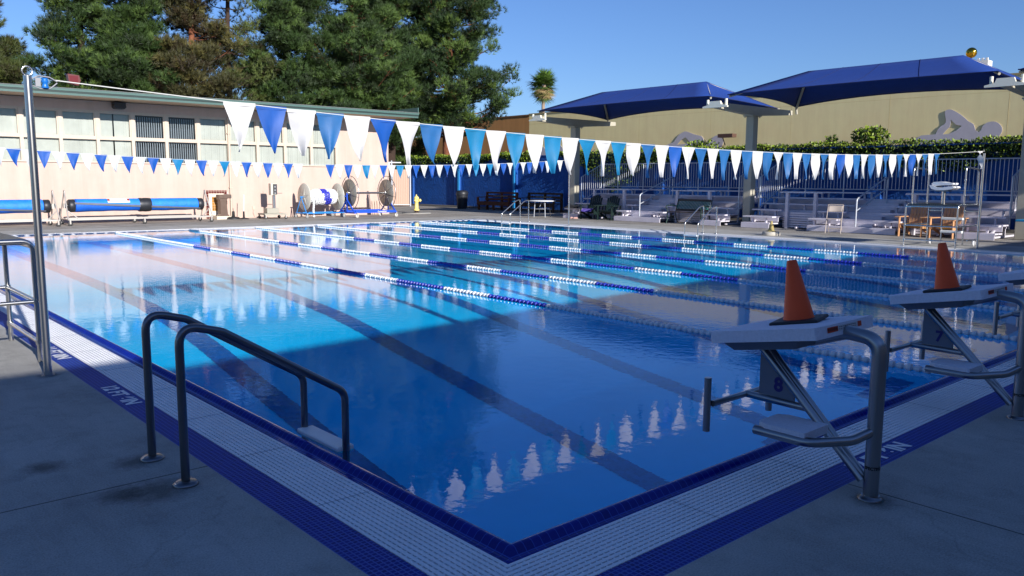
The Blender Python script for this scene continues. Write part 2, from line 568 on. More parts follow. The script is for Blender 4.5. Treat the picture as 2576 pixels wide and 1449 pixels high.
# darker walkway beyond
wk = MB()
wk.add([(20.6, -11, 0), (34, -11, 0), (34, 25.3, 0), (20.6, 25.3, 0)], [(0, 1, 2, 3)])
wk.add([(-14, 25.3, 0), (34, 25.3, 0), (34, 62, 0), (-14, 62, 0)], [(0, 1, 2, 3)])
structure(wk.build('walkway', concrete_mat('worn_grey_concrete', hexc('aca69d'), jx=(2.0, 6.5, 11.0, 15.5, 20.0, 24.5), jy=(5.0, 9.5, 14.0, 18.5, 23.0), stain=0.3)))

# tiled lip and gutter channel
lip = MB()
ring(lip, [(-0.03, -0.32), (-0.03, -0.045), (-0.022, -0.02), (-0.008, -0.006), (0.008, -0.003), (0.024, -0.008), (0.038, -0.022),
           (0.05, -0.036), (0.066, -0.04), (0.105, -0.034), (0.118, -0.022), (0.128, -0.008), (0.133, -0.004), (0.133, -0.12)], True)
lip.mi = [1 if i % 4 in (1, 2) else 0 for i in range(len(lip.f))]
lipo = lip.build('pool_edge', [M_LIP, mat('pale_far_lip', (0.72, 0.74, 0.78), 0.3)]); structure(lipo)
# trough under the grate
tr = MB(); ring(tr, [(0.1335, -0.12), (0.44, -0.12), (0.44, -0.003)])
structure(tr.build('gutter_trough', mat('trough_grey', hexc('1c2030'), 0.7)))
# white parallel-bar grating
gr = MB()
NB = 11; pitch = (0.44 - 0.133) / NB
for i in range(NB):
    a = 0.1345 + i * pitch + 0.002; b = a + pitch * 0.64
    ring(gr, [(a, -0.02), (a, -0.002), (b, -0.002), (b, -0.02)])
def ribs(mb, step, sides):
    n = int((W + 0.6) / step)
    for i in range(n):
        x = -0.3 + i * step
        if 'b' in sides: mb.box(x, x + 0.009, -0.436, -0.137, -0.018, -0.0035)
        if 't' in sides: mb.box(x, x + 0.009, L + 0.137, L + 0.436, -0.018, -0.0035)
    n = int((L + 0.6) / step)
    for i in range(n):
        y = -0.3 + i * step
        if 'l' in sides: mb.box(-0.436, -0.137, y, y + 0.009, -0.018, -0.0035)
        if 'r' in sides: mb.box(W + 0.137, W + 0.436, y, y + 0.009, -0.018, -0.0035)
ribs(gr, 0.038, 'bl'); ribs(gr, 0.08, 'tr')
gr.m = 1
for k in range(1, 21):
    v = k * 0.915
    if v < W: gr.box(v, v + 0.003, -0.4365, -0.1365, -0.003, -0.0012)
for k in range(1, 25): gr.box(-0.4365, -0.1365, k * 0.915, k * 0.915 + 0.003, -0.003, -0.0012)
structure(gr.build('gutter_grate', [M_GRATE, mat('grate_seam', (0.3, 0.31, 0.36), 0.8)]))
# cobalt mosaic band on the two near sides, pale coping on the far sides
tb = MB()
def band(mb, sides, a, b, z):
    if 'b' in sides: mb.add([(-a, -a, z), (-b, -b, z), (W + b, -b, z), (W + a, -a, z)], [(0, 1, 2, 3)])
    if 'l' in sides: mb.add([(-a, -a, z), (-a, L + a, z), (-b, L + b, z), (-b, -b, z)], [(0, 1, 2, 3)])
    if 't' in sides: mb.add([(-a, L + a, z), (W + a, L + a, z), (W + b, L + b, z), (-b, L + b, z)], [(0, 1, 2, 3)])
    if 'r' in sides: mb.add([(W + a, -a, z), (W + b, -b, z), (W + b, L + b, z), (W + a, L + a, z)], [(0, 1, 2, 3)])
band(tb, 'bl', 0.44, 0.62, -0.001)
structure(tb.build('tile_band', M_COBALT))
tb = MB(); band(tb, 'tr', 0.44, 0.62, -0.001)
structure(tb.build('pool_coping', mat('pale_coping', (0.62, 0.62, 0.6), 0.7, noise=0.05)))

# depth markings set into the band
M_MARK = mat('white_marking_tile', (0.82, 0.82, 0.86), 0.5)
def marking(txt, org, xd, yd, wide, high, label):
    o = text_mesh('depth_marking', txt, 1.0, M_MARK, Matrix.Identity(4), bold=0.045)
    xs = [v.co.x for v in o.data.vertices]; ys = [v.co.y for v in o.data.vertices]
    cx, cyy = (min(xs) + max(xs)) / 2, (min(ys) + max(ys)) / 2
    sx, sy = wide / (max(xs) - min(xs)), high / (max(ys) - min(ys))
    T = frame_T(org, xd, yd)
    for v in o.data.vertices:
        v.co = T @ Vector(((v.co.x - cx) * sx, (v.co.y - cyy) * sy, 0))
    tag(o, label, 'depth marking'); return o
marking('12 FT 6IN', (-0.525, 3.67, 0.0015), (0, -1, 0), (1, 0, 0), 0.62, 0.115, 'white 12 FT 6IN letters in the blue tile band on the left of the ladder')
marking('11 FT 0IN', (-0.525, 5.56, 0.0015), (0, -1, 0), (1, 0, 0), 0.62, 0.115, 'white sunlit depth letters in the blue tile behind the tall left flag pole')
marking('12 FT 6IN', (2.36, -0.525, 0.0015), (1, 0, 0), (0, 1, 0), 0.64, 0.115, 'white depth letters in the blue tile behind the post of block 8')

# basin
PROF = [(0, -1.88), (2.2, -1.77), (4.5, -1.53), (6.4, -1.28), (8.2, -0.95), (10.0, -0.74), (13.0, -0.66), (L, -0.62)]
bs = MB()
def floor_z(y):
    for (a, za), (b, zb) in zip(PROF, PROF[1:]):
        if y <= b: return za + (zb - za) * (y - a) / (b - a)
    return PROF[-1][1]
x0, x1, y0, y1 = -0.03, W + 0.03, -0.03, L + 0.03
for (a, za), (b, zb) in zip(PROF, PROF[1:]):
    a_ = y0 if a == 0 else a; b_ = y1 if b == L else b
    bs.add([(x0, a_, za), (x1, a_, za), (x1, b_, zb), (x0, b_, zb)], [(0, 1, 2, 3)])
    bs.add([(x0, a_, za), (x0, b_, zb), (x0, b_, -0.3), (x0, a_, -0.3)], [(0, 1, 2, 3)])
    bs.add([(x1, a_, za), (x1, a_, -0.3), (x1, b_, -0.3), (x1, b_, zb)], [(0, 1, 2, 3)])
bs.add([(x0, y0, -1.88), (x0, y0, -0.3), (x1, y0, -0.3), (x1, y0, -1.88)], [(0, 1, 2, 3)])
bs.add([(x0, y1, -0.62), (x1, y1, -0.62), (x1, y1, -0.3), (x0, y1, -0.3)], [(0, 1, 2, 3)])
basin = structure(bs.build('pool_basin', M_POOL))
ln = MB()
LANEW = 2.13; X0 = 0.57
ys = [1.9, 2.2, 4.5, 6.4, 8.2, 10.0, 13.0, 21.0]
for k in range(8):
    xc = X0 + LANEW * (k + 0.5)
    for a, b in zip(ys, ys[1:]):
        za, zb = floor_z(a) + 0.006, floor_z(b) + 0.006
        ln.add([(xc - 0.15, a, za), (xc + 0.15, a, za), (xc + 0.15, b, zb), (xc - 0.15, b, zb)], [(0, 1, 2, 3)])
    for yy in (1.75, 21.0):
        z = floor_z(yy) + 0.007
        ln.add([(xc - 0.5, yy, floor_z(yy) + 0.008), (xc + 0.5, yy, floor_z(yy) + 0.008), (xc + 0.5, yy + 0.3, floor_z(yy + 0.3) + 0.008), (xc - 0.5, yy + 0.3, floor_z(yy + 0.3) + 0.008)], [(0, 1, 2, 3)])
    # cross on the end walls
    ln.box(xc - 0.13, xc + 0.13, y0 + 0.002, y0 + 0.01, -1.3, -0.35)
    ln.box(xc - 0.45, xc - 0.131, y0 + 0.002, y0 + 0.01, -0.95, -0.7); ln.box(xc + 0.131, xc + 0.45, y0 + 0.002, y0 + 0.01, -0.95, -0.7)
    ln.box(xc - 0.13, xc + 0.13, y1 - 0.01, y1 - 0.002, -0.55, -0.31)
lano = structure(ln.build('lane_floor_lines', M_LANE))
for o in (basin, lano):
    o.cycles.is_caustics_receiver = True
wa = MB(); wa.add([(-0.02, -0.02, -0.022), (W + 0.02, -0.02, -0.022), (W + 0.02, L + 0.02, -0.022), (-0.02, L + 0.02, -0.022)], [(0, 1, 2, 3)], True)
water = structure(wa.build('water', M_WATER))
water.cycles.is_caustics_caster = True

# ================================================================== STARTING BLOCKS
def make_block():
    """local origin: post base at (0,0,0); pool is +Y"""
    t = thing('starting_block', 'x', 'starting block')
    m = MB()
    m.tube(fillet([(0, 0, 0), (0, 0, 0.80), (0, 0.17, 0.815), (0, 0.36, 0.75)], [0.2, 0.1], 10), 0.036, 14)
    m.build('post', M_STEELB, t)
    m = MB(); m.lathe([(0.062, 0), (0.062, 0.006), (0.05, 0.012), (0.045, 0.02)], 18); m.build('base_collar', M_STEELD, t)
    m = MB()
    for s in (-0.033, 0.033):
        m.tube([(s, 0.61, 0.665), (s * 0.6, 0.04, 0.09)], 0.02, 10)
    m.build('strut', M_STEELB, t)
    # platform: slab sloping down to the pool
    P = MB()
    A = Vector((-0.30, 0.78, 0.765)); B = Vector((-0.30, 0.18, 0.868)); 
    n = Vector((0, 0.1693, 0.9856))
    th = 0.06
    pts = [(-0.30, 0.0), (-0.30, 0.595), (-0.23, 0.61), (0.23, 0.61), (0.30, 0.595), (0.30, 0.0)]
    def mp(q, h): 
        d = (A - B).normalized()
        return Vector((q[0], B.y, B.z)) + d * q[1] + n * h
    P.prism(pts, lambda q: mp(q, 0), lambda q: mp(q, -th))
    pl = P.build('platform', M_BLOCK, t, bevel=0.008)
    U = MB()
    U.prism([(-0.25, 0.12), (-0.25, 0.56), (0.25, 0.56), (0.25, 0.12)], lambda q: mp(q, -th - 0.001), lambda q: mp((q[0] * 0.86, 0.34 + (q[1] - 0.34) * 0.8), -th - 0.05))
    U.build('support_tray', mat('grey_tray', hexc('7c8088'), 0.6, 0.3), t)
    S = MB()
    def sp(x, h, e): return mp((x, -e), -h)
    def quad(xa, xb, ha, hb, e, mi):
        S.m = mi; S.add([sp(xa, hb, e), sp(xb, hb, e), sp(xb, ha, e), sp(xa, ha, e)], [(0, 1, 2, 3)])
    quad(-0.19, 0.16, 0.012, 0.038, 0.0015, 0)
    quad(-0.19, -0.085, 0.012, 0.038, 0.0022, 1); quad(0.12, 0.16, 0.012, 0.038, 0.0022, 1)
    for k in range(9):
        quad(-0.075 + k * 0.02, -0.06 + k * 0.02, 0.018, 0.021, 0.0022, 2); quad(-0.075 + k * 0.02, -0.062 + k * 0.02, 0.028, 0.031, 0.0022, 2)
    S.build('warning_sticker', [mat('sticker_white', (0.6, 0.6, 0.6), 0.4), mat('sticker_red', hexc('c8401e'), 0.4), M_BLACK], pl)
    text_mesh('warning_word', 'WARNING', 0.021, M_BLACK, frame_T(mp((-0.137, -0.003), -0.025), (1, 0, 0), n), pl, bold=0.0006)
    # number plate under the platform
    N = MB()
    N.prism([(0.64, 0.67), (0.64, 0.41), (0.43, 0.405), (0.43, 0.47)], lambda q: Vector((-0.004, *q)), lambda q: Vector((0.004, *q)))
    N.build('number_plate', mat('plate_grey', hexc('6f7786'), 0.5), t)
    # backstroke grips
    Gm = MB()
    Gm.tube([(-0.32, 0.72, 0.39), (0.25, 0.72, 0.39)], 0.017, 10)
    Gm.tube([(0.0, 0.72, 0.39), (0.0, 0.36, 0.385)], 0.02, 10)
    Gm.build('grip_bracket', M_STEELB, t)
    for xx in (-0.34, 0.27):
        q = MB(); q.tube([(xx, 0.74, 0.24), (xx, 0.74, 0.53)], 0.019, 14); q.build('hand_grip', M_STEELB, t)
    # side step
    q = MB(); q.tube(fillet([(0, 0, 0.35), (-0.12, 0.05, 0.31), (-0.26, 0.20, 0.29), (-0.26, 0.50, 0.29)], [0.12, 0.16], 8), 0.024, 12)
    q.build('step_arm', M_STEELB, t)
    q = MB(); q.box(-0.255, -0.07, 0.26, 0.48, 0.268, 0.29); q.build('step_bracket', M_STEELD, t)
    q = MB(); q.prism([(-0.27, 0.22), (-0.03, 0.22), (-0.03, 0.44), (-0.06, 0.49), (-0.24, 0.49), (-0.27, 0.44)], lambda p: Vector((p[0], p[1], 0.336)), lambda p: Vector((p[0], p[1], 0.291)))
    q.build('step', M_BLOCK, t, bevel=0.01)
    def wrap(c):
        a = math.radians(222) + c.x / 0.0365
        return Vector((0.0368 * math.cos(a), 0.0368 * math.sin(a), 0.163 + c.y))
    text_mesh('maker_band', 'SPECTRUM', 0.021, M_BLACK, None, t, bold=0.0012, wrap=wrap)
    return t
M_NUM = mat('purple_numeral_paint', hexc('1d1470'), 0.5)
BX = [1.68 + LANEW * k for k in range(8)]
BL = {8: 'white starting block number 8, nearest the pool corner, with cone on top',
      7: 'white starting block number 7 beyond block 8, with cone on top',
      6: 'third starting block along, only its white slab edge showing at right'}
b0 = make_block()
blocks = []
for k, num in enumerate((8, 7, 6)):
    o = b0 if k == 0 else copy_tree(b0)
    o.location = (BX[k], -0.79, 0)
    o['label'] = BL[num]; o['category'] = 'starting block'; o['group'] = 'starting blocks along the near end'
    blocks.append((o, num))
for o, num in blocks:
    pl = [c for c in o.children if c.name.startswith('number_plate')][0]
    text_mesh('numeral', str(num), 0.105, M_NUM, frame_T((-0.0055, 0.525, 0.475), (0, -1, 0), (0, 0, 1)), pl, bold=0.004)

def make_cone(name='traffic_cone', h=0.45, body=None, basem=None):
    t = thing(name, 'x', 'traffic cone')
    m = MB(); m.lathe([(0.080, 0.018), (0.076, 0.035), (0.026, h - 0.006), (0.022, h)], 28)
    m.lathe([(0.022, h), (0.018, h), (0.018, h - 0.05)], 28)
    m.build('cone_body', body, t)
    m = MB(); m.box(-0.125, 0.125, -0.125, 0.125, 0, 0.02); m.build('base', basem, t, bevel=0.012)
    return t
M_CONE = mat('orange_cone_vinyl', (1.0, 0.085, 0.004), 0.5, noise=0.05, nscale=4)
c8 = make_cone('traffic_cone', 0.33, M_CONE, M_BLACK)
c7 = copy_tree(c8)
slope = math.atan2(0.868 - 0.765, 0.6)
for o, k, lb in ((c8, 0, 'orange cone with black base standing on the nearest starting block'), (c7, 1, 'orange cone with black base standing on the second starting block')):
    o.location = (BX[k] + (0.06 if k == 0 else -0.10), -0.79 + 0.46, 0.868 - 0.28 * 0.1717 + 0.001)
    o.rotation_euler = (-slope, 0, 0.25 if k == 0 else 0.1)
    o['label'] = lb; o['group'] = 'orange cones on the starting blocks'

# ================================================================== LADDERS
def make_ladder(metal, dx_out=0.81, dx_in=0.12, top=0.80, gap=0.51, rod=0.022, steps=4):
    """pool is +X, origin on the water edge between the rails"""
    t = thing('pool_ladder', 'x', 'pool ladder')
    for s in (-1, 1):
        y = s * gap / 2
        m = MB()
        m.tube(fillet([(-dx_out, y, 0), (-dx_out, y, top + 0.03), (-dx_out + 0.22, y, top - 0.03), (dx_in, y, 0.33), (dx_in, y, -1.35)], [0.085, 0.1, 0.1], 8), rod, 14)
        m.build('handrail', metal, t)
        m = MB(); m.lathe([(0.062, 0), (0.062, 0.008), (0.05, 0.018), (0.024, 0.02)], 20, Matrix.Translation((-dx_out, y, 0)))
        m.build('base_plate', metal, t)
    for k in range(steps):
        z = -0.02 - k * 0.29
        m = MB(); m.box(dx_in - 0.055, dx_in + 0.055, -gap / 2, gap / 2, z - 0.022, z + 0.022)
        m.build('tread', M_WHITE if k == 0 else mat('tread_plastic', (0.5, 0.55, 0.6), 0.5), t, bevel=0.008)
    return t
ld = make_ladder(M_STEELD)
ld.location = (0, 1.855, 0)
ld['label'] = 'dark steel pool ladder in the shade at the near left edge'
lf = make_ladder(M_STEEL, 0.42, 0.5, 0.82, 0.47, 0.02)
lf.location = (W, 12.0, 0); lf.rotation_euler = (0, 0, PI)
lf['label'] = 'bright steel pool ladder on the far edge before the green park bench'
lf2 = copy_tree(lf); lf2.location = (W, 20.3, 0)
lf2['label'] = 'bright steel pool ladder on the far edge nearest the round white table'
for o in (ld, lf, lf2): o['group'] = 'steel pool ladders'

# ================================================================== LANE LINES
segs = []
BLUE = [(4.8, 5.9), (6.97, 8.13), (9.1, 10.3), (11.35, 12.42), (13.5, 14.5), (15.6, 16.65)]
def make_rope():
    t = thing('lane_rope', 'x', 'lane line')
    cuts = [0.15]
    for a, b in BLUE: cuts += [a, b]
    cuts += [L - 0.15]
    m = MB(); m.tube([(0, 0.02, 0.0), (0, L - 0.02, 0.0)], 0.006, 6); m.build('cable', M_STEELD, t)
    for i, (a, b) in enumerate(zip(cuts, cuts[1:])):
        prof = []; y = a + 0.01; k = 0; p = 0.075
        while y < b - 0.02:
            big = 0.035 if k % 2 == 0 else 0.031
            prof += [(0.012, y), (big, y + p * 0.12), (big * 1.02, y + p * 0.45), (big * 0.82, y + p * 0.62), (big * 0.5, y + p * 0.93)]
            y += p; k += 1
        prof.append((0.01, min(y, b)))
        m = MB(); m.lathe(prof, 12, axis='y', smooth=False)
        m.build('float_run', M_FLOATB if i % 2 else M_FLOATW, t)
    return t
NAMES = ['nearest of the six blue and white lane ropes on the water', 'second lane rope out from the camera side', 'third lane rope out from the camera side',
         'fourth lane rope out from the camera side', 'fifth lane rope out, next before the last', 'farthest lane rope, running just this side of the far ladders']
rp = make_rope()
for k in range(6):
    o = rp if k == 0 else copy_tree(rp)
    o.location = (X0 + LANEW * (k + 2), 0, -0.008)
    o['label'] = NAMES[k]; o['group'] = 'blue and white lane ropes'

# ================================================================== FLAG LINES
def pennant(x, z, w, h, curl, y, m, parent, idx, twist=0.0):
    nu, nv = 7, 11
    V = []; F = []
    for j in range(nv):
        tt = j / (nv - 1)
        ww = w * (1 - tt) ** 0.86 if tt < 1 else 0.004
        for i in range(nu):
            s = i / (nu - 1) - 0.5
            ph = twist * (0.25 + 0.75 * tt); px = x + s * ww * math.cos(ph) + curl * 0.08 * h * tt ** 2 + curl * 0.12 * h * tt ** 7
            py = y + (math.sin(s * PI * 1.6 + idx) * 0.024 * tt + math.sin(s * 9 + tt * 5 + idx * 3) * 0.004 + s * ww * math.sin(ph) * min(1, tt * 3) + math.cos(s * 4 + idx * 2.1) * 0.01 * tt) + curl * 0.05 * tt * tt
            pz = z - h * tt
            V.append((px, py, pz))
    for j in range(nv - 1):
        for i in range(nu - 1):
            a = j * nu + i; F.append((a, a + 1, a + nu + 1, a + nu))
    mb = MB(); mb.add(V, F, True)
    mb.add([(x - w / 2, y - 0.003, z + 0.012), (x + w / 2, y - 0.003, z + 0.012), (x + w / 2, y - 0.003, z - 0.02), (x - w / 2, y - 0.003, z - 0.02)], [(0, 1, 2, 3)])
    return mb.build('pennant', m, parent)
zn = lambda x: 2.02 + 0.0029 * (x - 9.2) ** 2
t = thing('flag_line', 'near string of large blue and white pennants crossing the pool between steel poles', 'pennant string', (0, 0, 0))
m = MB(); m.tube([(x, 4.68, zn(x) + 0.004) for x in np.linspace(-0.62, 18.96, 40)], 0.005, 6); m.build('cord', mat('cord_white', (0.6, 0.6, 0.56), 0.7), t)
n = 52; pit = (16.38 - 0.73) / n
cols = [M_FLW, M_FLB, M_FLW, M_FLM, M_FLW, M_FLB, M_FLW, M_FLM, M_FLW, M_FLT, M_FLW, M_FLT, M_FLW, M_FLT, M_FLW, M_FLT, M_FLW, M_FLT]
for i in range(n):
    x = 0.73 + pit * (i + 0.5)
    if i < len(cols): c = cols[i]
    elif i % 2 == 0: c = M_FLW
    else: c = random.choice([M_FLM, M_FLM, M_FLM, M_FLB]) if i < 46 else random.choice([M_FLT, M_FLB, M_FLM])
    if i == 50: c = M_FLW
    pennant(x, zn(x), pit * 0.985, 0.43 + random.uniform(-0.015, 0.02), random.uniform(-0.6, 1.2) if i % 2 else random.uniform(-0.4, 0.7), 4.68, c, t, i * 1.7, random.uniform(-0.75, 0.75))
pennant(18.62, zn(18.6), 0.30, 0.40, -2.2, 4.66, M_FLW, t, 3, 2.0)
zf = lambda x: 1.945 + 0.0037 * (x - 9) ** 2
t = thing('flag_line', 'far string of small blue and white pennants in front of the cream building', 'pennant string')
m = MB(); m.tube([(x, 17.66, zf(x) + 0.004) for x in np.linspace(-0.9, 18.25, 40)], 0.005, 6); m.build('cord', MATS['cord_white'], t)
i = 0; x = -0.22
while x < 18.0:
    if not (8.12 < x < 8.78):
        c = M_FLW if i % 2 else (M_FLT if random.random() < 0.15 else M_FLB)
        pennant(x, zf(x), 0.262, 0.37, random.uniform(-0.5, 0.8), 17.66, c, t, i * 2.3, random.uniform(-0.6, 0.6))
        i += 1; x += 0.285
    else:
        x = 8.99
        i += i % 2

def flag_pole(x, y, h, label, ring_top=True, r=0.026):
    t = thing('flag_pole', label, 'pole', (x, y, 0), 0, 'steel flag poles')
    m = MB(); m.tube([(0, 0, 0), (0, 0, h)], r, 18); m.build('shaft', M_STEEL, t)
    m = MB(); m.lathe([(0.045, 0), (0.045, 0.006), (0.03, 0.012)], 20); m.build('floor_socket', M_STEELD, t)
    if ring_top:
        m = MB(); R = 0.035
        m.tube([(R * math.cos(a), 0, h + 0.035 + R * math.sin(a)) for a in np.linspace(0, 2 * PI, 17)[:-1]], 0.006, 8, closed=True)
        m.build('eye_ring', M_STEEL, t)
    return t
p1 = flag_pole(-0.78, 4.66, 2.32, 'tall steel pole at left with ring top and blue pulley', True, 0.029)
m = MB(); m.lathe([(0.024, -0.04), (0.028, -0.036), (0.02, -0.018), (0.02, 0), (0.028, 0.008), (0.02, 0.024), (0.024, 0.036)], 16, Matrix.Translation((0.115, 0.0, 2.275)))
m.build('pulley', mat('pulley_blue', hexc('1f6fc0'), 0.35), p1)
m = MB(); m.tube(fillet([(0.03, 0, 2.30), (0.07, 0, 2.325), (0.15, 0, 2.32), (0.20, 0, 2.29)], 0.03, 4), 0.005, 8); m.tube(fillet([(0.03, 0, 2.25), (0.08, 0, 2.23), (0.15, 0, 2.235), (0.20, 0, 2.28)], 0.03, 4), 0.005, 8)
m.box(0.05, 0.085, -0.008, 0.008, 2.245, 2.31)
m.build('cord_clip', mat('grey_clip', hexc('8f8f92'), 0.4), p1)
flag_pole(18.96, 4.68, 2.25, 'tall steel pole at right beside the lifeguard stand', False, 0.03)
flag_pole(18.30, 17.66, 2.24, 'steel pole on the far side carrying the small far pennants', False, 0.026)

# ================================================================== CREAM BUILDING
BY = 29.2
bt = thing('pool_building', 'long low cream building with window band and green roof edge', 'building', (8, BY, 0))
def bp_(mb, name, m, par=None, **k):
    """parts built in world coordinates, parented to the building empty"""
    return mb, name, m
OX, OY = 8.0, BY
def loc(mb):
    mb.v = [(x - OX, y - OY, z) for x, y, z in mb.v]; return mb
XL, XR = -9.0, 18.37
MUL = [15.72 - 1.1845 * k for k in range(0, 20)]      # mullion centres
MUL = [x for x in MUL if x > -6]
wx0, wx1 = MUL[-1], MUL[0]
ZB, ZM, ZT = 2.14, 2.95, 3.87
m = MB()
m.box(XL, XR, BY, BY + 8.5, 0, ZB - 0.05)
m.box(wx1 + 0.06, XR, BY, BY + 8.5, ZB - 0.05, 4.25)
m.box(XL, wx0 - 0.06, BY, BY + 8.5, ZB - 0.05, 4.25)
m.box(wx0 - 0.06, wx1 + 0.06, BY, BY + 8.5, ZT + 0.05, 4.25)
m.box(wx0 - 0.06, wx1 + 0.06, BY + 0.6, BY + 8.5, ZB - 0.05, ZT + 0.05)
loc(m).build('wall', M_CREAM, bt)
m = MB()
m.add([(XL, BY - 1.55, 4.27), (XR + 0.55, BY - 1.55, 4.27), (XR + 0.55, BY + 9, 4.27), (XL, BY + 9, 4.27)], [(0, 1, 2, 3)])
m.add([(XL, BY - 1.56, 4.45), (XR + 0.55, BY - 1.56, 4.45), (XR + 0.55, BY + 9, 4.70), (XL, BY + 9, 4.70)], [(3, 2, 1, 0)])
loc(m).build('roof', [M_SOFFIT], bt)
m = MB()
m.m = 0; m.box(XL, XR + 0.58, BY - 1.60, BY - 1.56, 4.38, 4.46); m.box(XR + 0.55, XR + 0.59, BY - 1.56, BY + 9, 4.36, 4.70)
m.m = 1; m.box(XL, XR + 0.57, BY - 1.585, BY - 1.56, 4.32, 4.379)
m.m = 0; m.box(XL, XR + 0.56, BY - 1.575, BY - 1.555, 4.245, 4.319)
m.m = 2; m.box(XL, XR + 0.6, BY - 1.62, BY - 1.5, 4.461, 4.472)
loc(m).build('fascia', [M_GREENFASCIA, M_GREENDARK, M_ROOF], bt)
M_BLIND = mat('blind_fabric', hexc('cdcec6'), 0.8, noise=0.1, nscale=1.5)
M_BLINDD = mat('blind_slat_grey', hexc('b4bdc6'), 0.7)
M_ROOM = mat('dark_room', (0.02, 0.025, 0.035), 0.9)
m = MB()
m.box(wx0 - 0.06, wx1 + 0.06, BY - 0.05, BY + 0.06, ZB - 0.05, ZB + 0.0)
m.box(wx0 - 0.06, wx1 + 0.06, BY - 0.004, BY + 0.06, ZT, ZT + 0.05)
loc(m).build('window_sill', M_TRIM, bt)
for a, b in zip(MUL[1:], MUL[:-1]):
    fr = MB()
    fr.box(a - 0.055, a + 0.055, BY - 0.035, BY + 0.07, ZB, ZT)
    if b == MUL[0]: fr.box(b - 0.055, b + 0.055, BY - 0.035, BY + 0.07, ZB, ZT)
    fr.box(a + 0.055, b - 0.055, BY - 0.02, BY + 0.06, ZM - 0.045, ZM + 0.035)
    # opening sash of the upper light
    fr.box(a + 0.055, a + 0.10, BY - 0.012, BY + 0.05, ZM + 0.035, ZT)
    fr.box(b - 0.10, b - 0.055, BY - 0.012, BY + 0.05, ZM + 0.035, ZT)
    fr.box(a + 0.10, b - 0.10, BY - 0.012, BY + 0.05, ZM + 0.035, ZM + 0.08)
    fr.box(a + 0.10, b - 0.10, BY - 0.012, BY + 0.05, ZT - 0.045, ZT)
    f = loc(fr).build('window', M_TRIM, bt)
    gp = MB(); gp.add([(a + 0.05, BY + 0.02, ZB), (b - 0.05, BY + 0.02, ZB), (b - 0.05, BY + 0.02, ZT), (a + 0.05, BY + 0.02, ZT)], [(0, 1, 2, 3)])
    loc(gp).build('pane', M_GLASS, f)
    bl = MB(); xx = a + 0.05; 
    dark = 7.0 < (a + b) / 2 < 9.6
    split = (b - 0.35) if abs((a + b) / 2 - 6.8) < 0.7 else None
    while xx < b - 0.08:
        w_ = 0.085
        if split and abs(xx - (a + 0.55)) < 0.04: xx += 0.05
        if dark:
            bl.add([(xx, BY + 0.11, ZB), (xx + 0.045, BY + 0.15, ZB), (xx + 0.045, BY + 0.15, ZT - 0.1), (xx, BY + 0.11, ZT - 0.1)], [(0, 1, 2, 3)])
        else:
            tw = random.uniform(0.004, 0.02)
            bl.add([(xx, BY + 0.12, ZB), (xx + w_, BY + 0.12 + tw, ZB), (xx + w_, BY + 0.12 + tw, ZT), (xx, BY + 0.12, ZT)], [(0, 1, 2, 3)])
        xx += w_ - 0.004
    loc(bl).build('blind', M_BLINDD if dark else M_BLIND, f)
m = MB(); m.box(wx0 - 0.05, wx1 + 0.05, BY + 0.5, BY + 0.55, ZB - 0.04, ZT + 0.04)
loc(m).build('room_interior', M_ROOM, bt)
m = MB(); m.tube([(10.97, BY - 0.06, 0.0), (10.97, BY - 0.06, 3.9)], 0.04, 10); m.box(10.90, 11.04, BY - 0.11, BY, 3.3, 3.33)
m.box(10.91, 11.03, BY - 0.1, BY, 1.2, 1.23)
loc(m).build('downpipe', M_TRIM, bt)
m = MB(); m.box(6.76, 7.14, BY - 0.36, BY - 0.0, 4.08, 4.22); m.prism([(6.74, 4.08), (7.16, 4.08), (7.10, 4.0), (6.80, 4.0)], lambda q: Vector((q[0], BY - 0.37, q[1])), lambda q: Vector((q[0], BY - 0.02, q[1])))
loc(m).build('wall_light', M_DARK, bt)
m = MB(); m.box(11.86, 11.96, BY - 0.03, BY, 0.32, 0.46); m.tube(fillet([(11.9, BY - 0.03, 0.4), (11.87, BY - 0.05, 0.2), (11.93, BY - 0.06, 0.05)], 0.1, 3), 0.008, 6)
loc(m).build('socket_box', M_TRIM, bt)
# tiled niche
m = MB(); m.m = 0; m.box(9.98, 10.82, BY - 0.012, BY, 0.0, 1.10)
m.m = 1; m.box(10.10, 10.70, BY - 0.016, BY - 0.011, 0.13, 0.98)
m.m = 2; m.box(10.22, 10.52, BY - 0.020, BY - 0.0155, 0.30, 0.86)
def xz_tile(name, col, grout):
    mm = tile_mat(name, col, grout, 0.105, 0.3, 0.06, 0.2)
    nt = mm.node_tree; br = [n for n in nt.nodes if n.type == 'TEX_BRICK'][0]; tcn = [n for n in nt.nodes if n.type == 'TEX_COORD'][0]
    s = nt.nodes.new('ShaderNodeSeparateXYZ'); c = nt.nodes.new('ShaderNodeCombineXYZ')
    nt.links.new(tcn.outputs['Object'], s.inputs[0]); nt.links.new(s.outputs[0], c.inputs[0]); nt.links.new(s.outputs[2], c.inputs[1])
    nt.links.new(c.outputs[0], br.inputs['Vector']); return mm
loc(m).build('tile_panel', [xz_tile('oxblood_tile', hexc('5c1a14'), hexc('b59f90')), mat('cream_tile', hexc('e8e0cc'), 0.3), xz_tile('ochre_tile', hexc('a5702f'), hexc('cdb18a'))], bt)
t = thing('roof_light', 'dark red box floodlight on the roof edge left of the white pennant', 'floodlight', (5.35, BY - 0.9, 4.64))
m = MB(); m.prism([(-0.16, 0.06), (0.13, 0.0), (0.2, 0.16), (0.16, 0.33), (-0.19, 0.36)], lambda q: Vector((q[0], -0.1, q[1])), lambda q: Vector((q[0], 0.14, q[1])))
m.build('housing', mat('oxblood_paint', hexc('5e1c1c'), 0.4), t, bevel=0.01)
m = MB(); m.box(-0.14, 0.12, -0.112, -0.101, 0.09, 0.3); m.build('lens', mat('red_lens', hexc('6b2626'), 0.15), t)
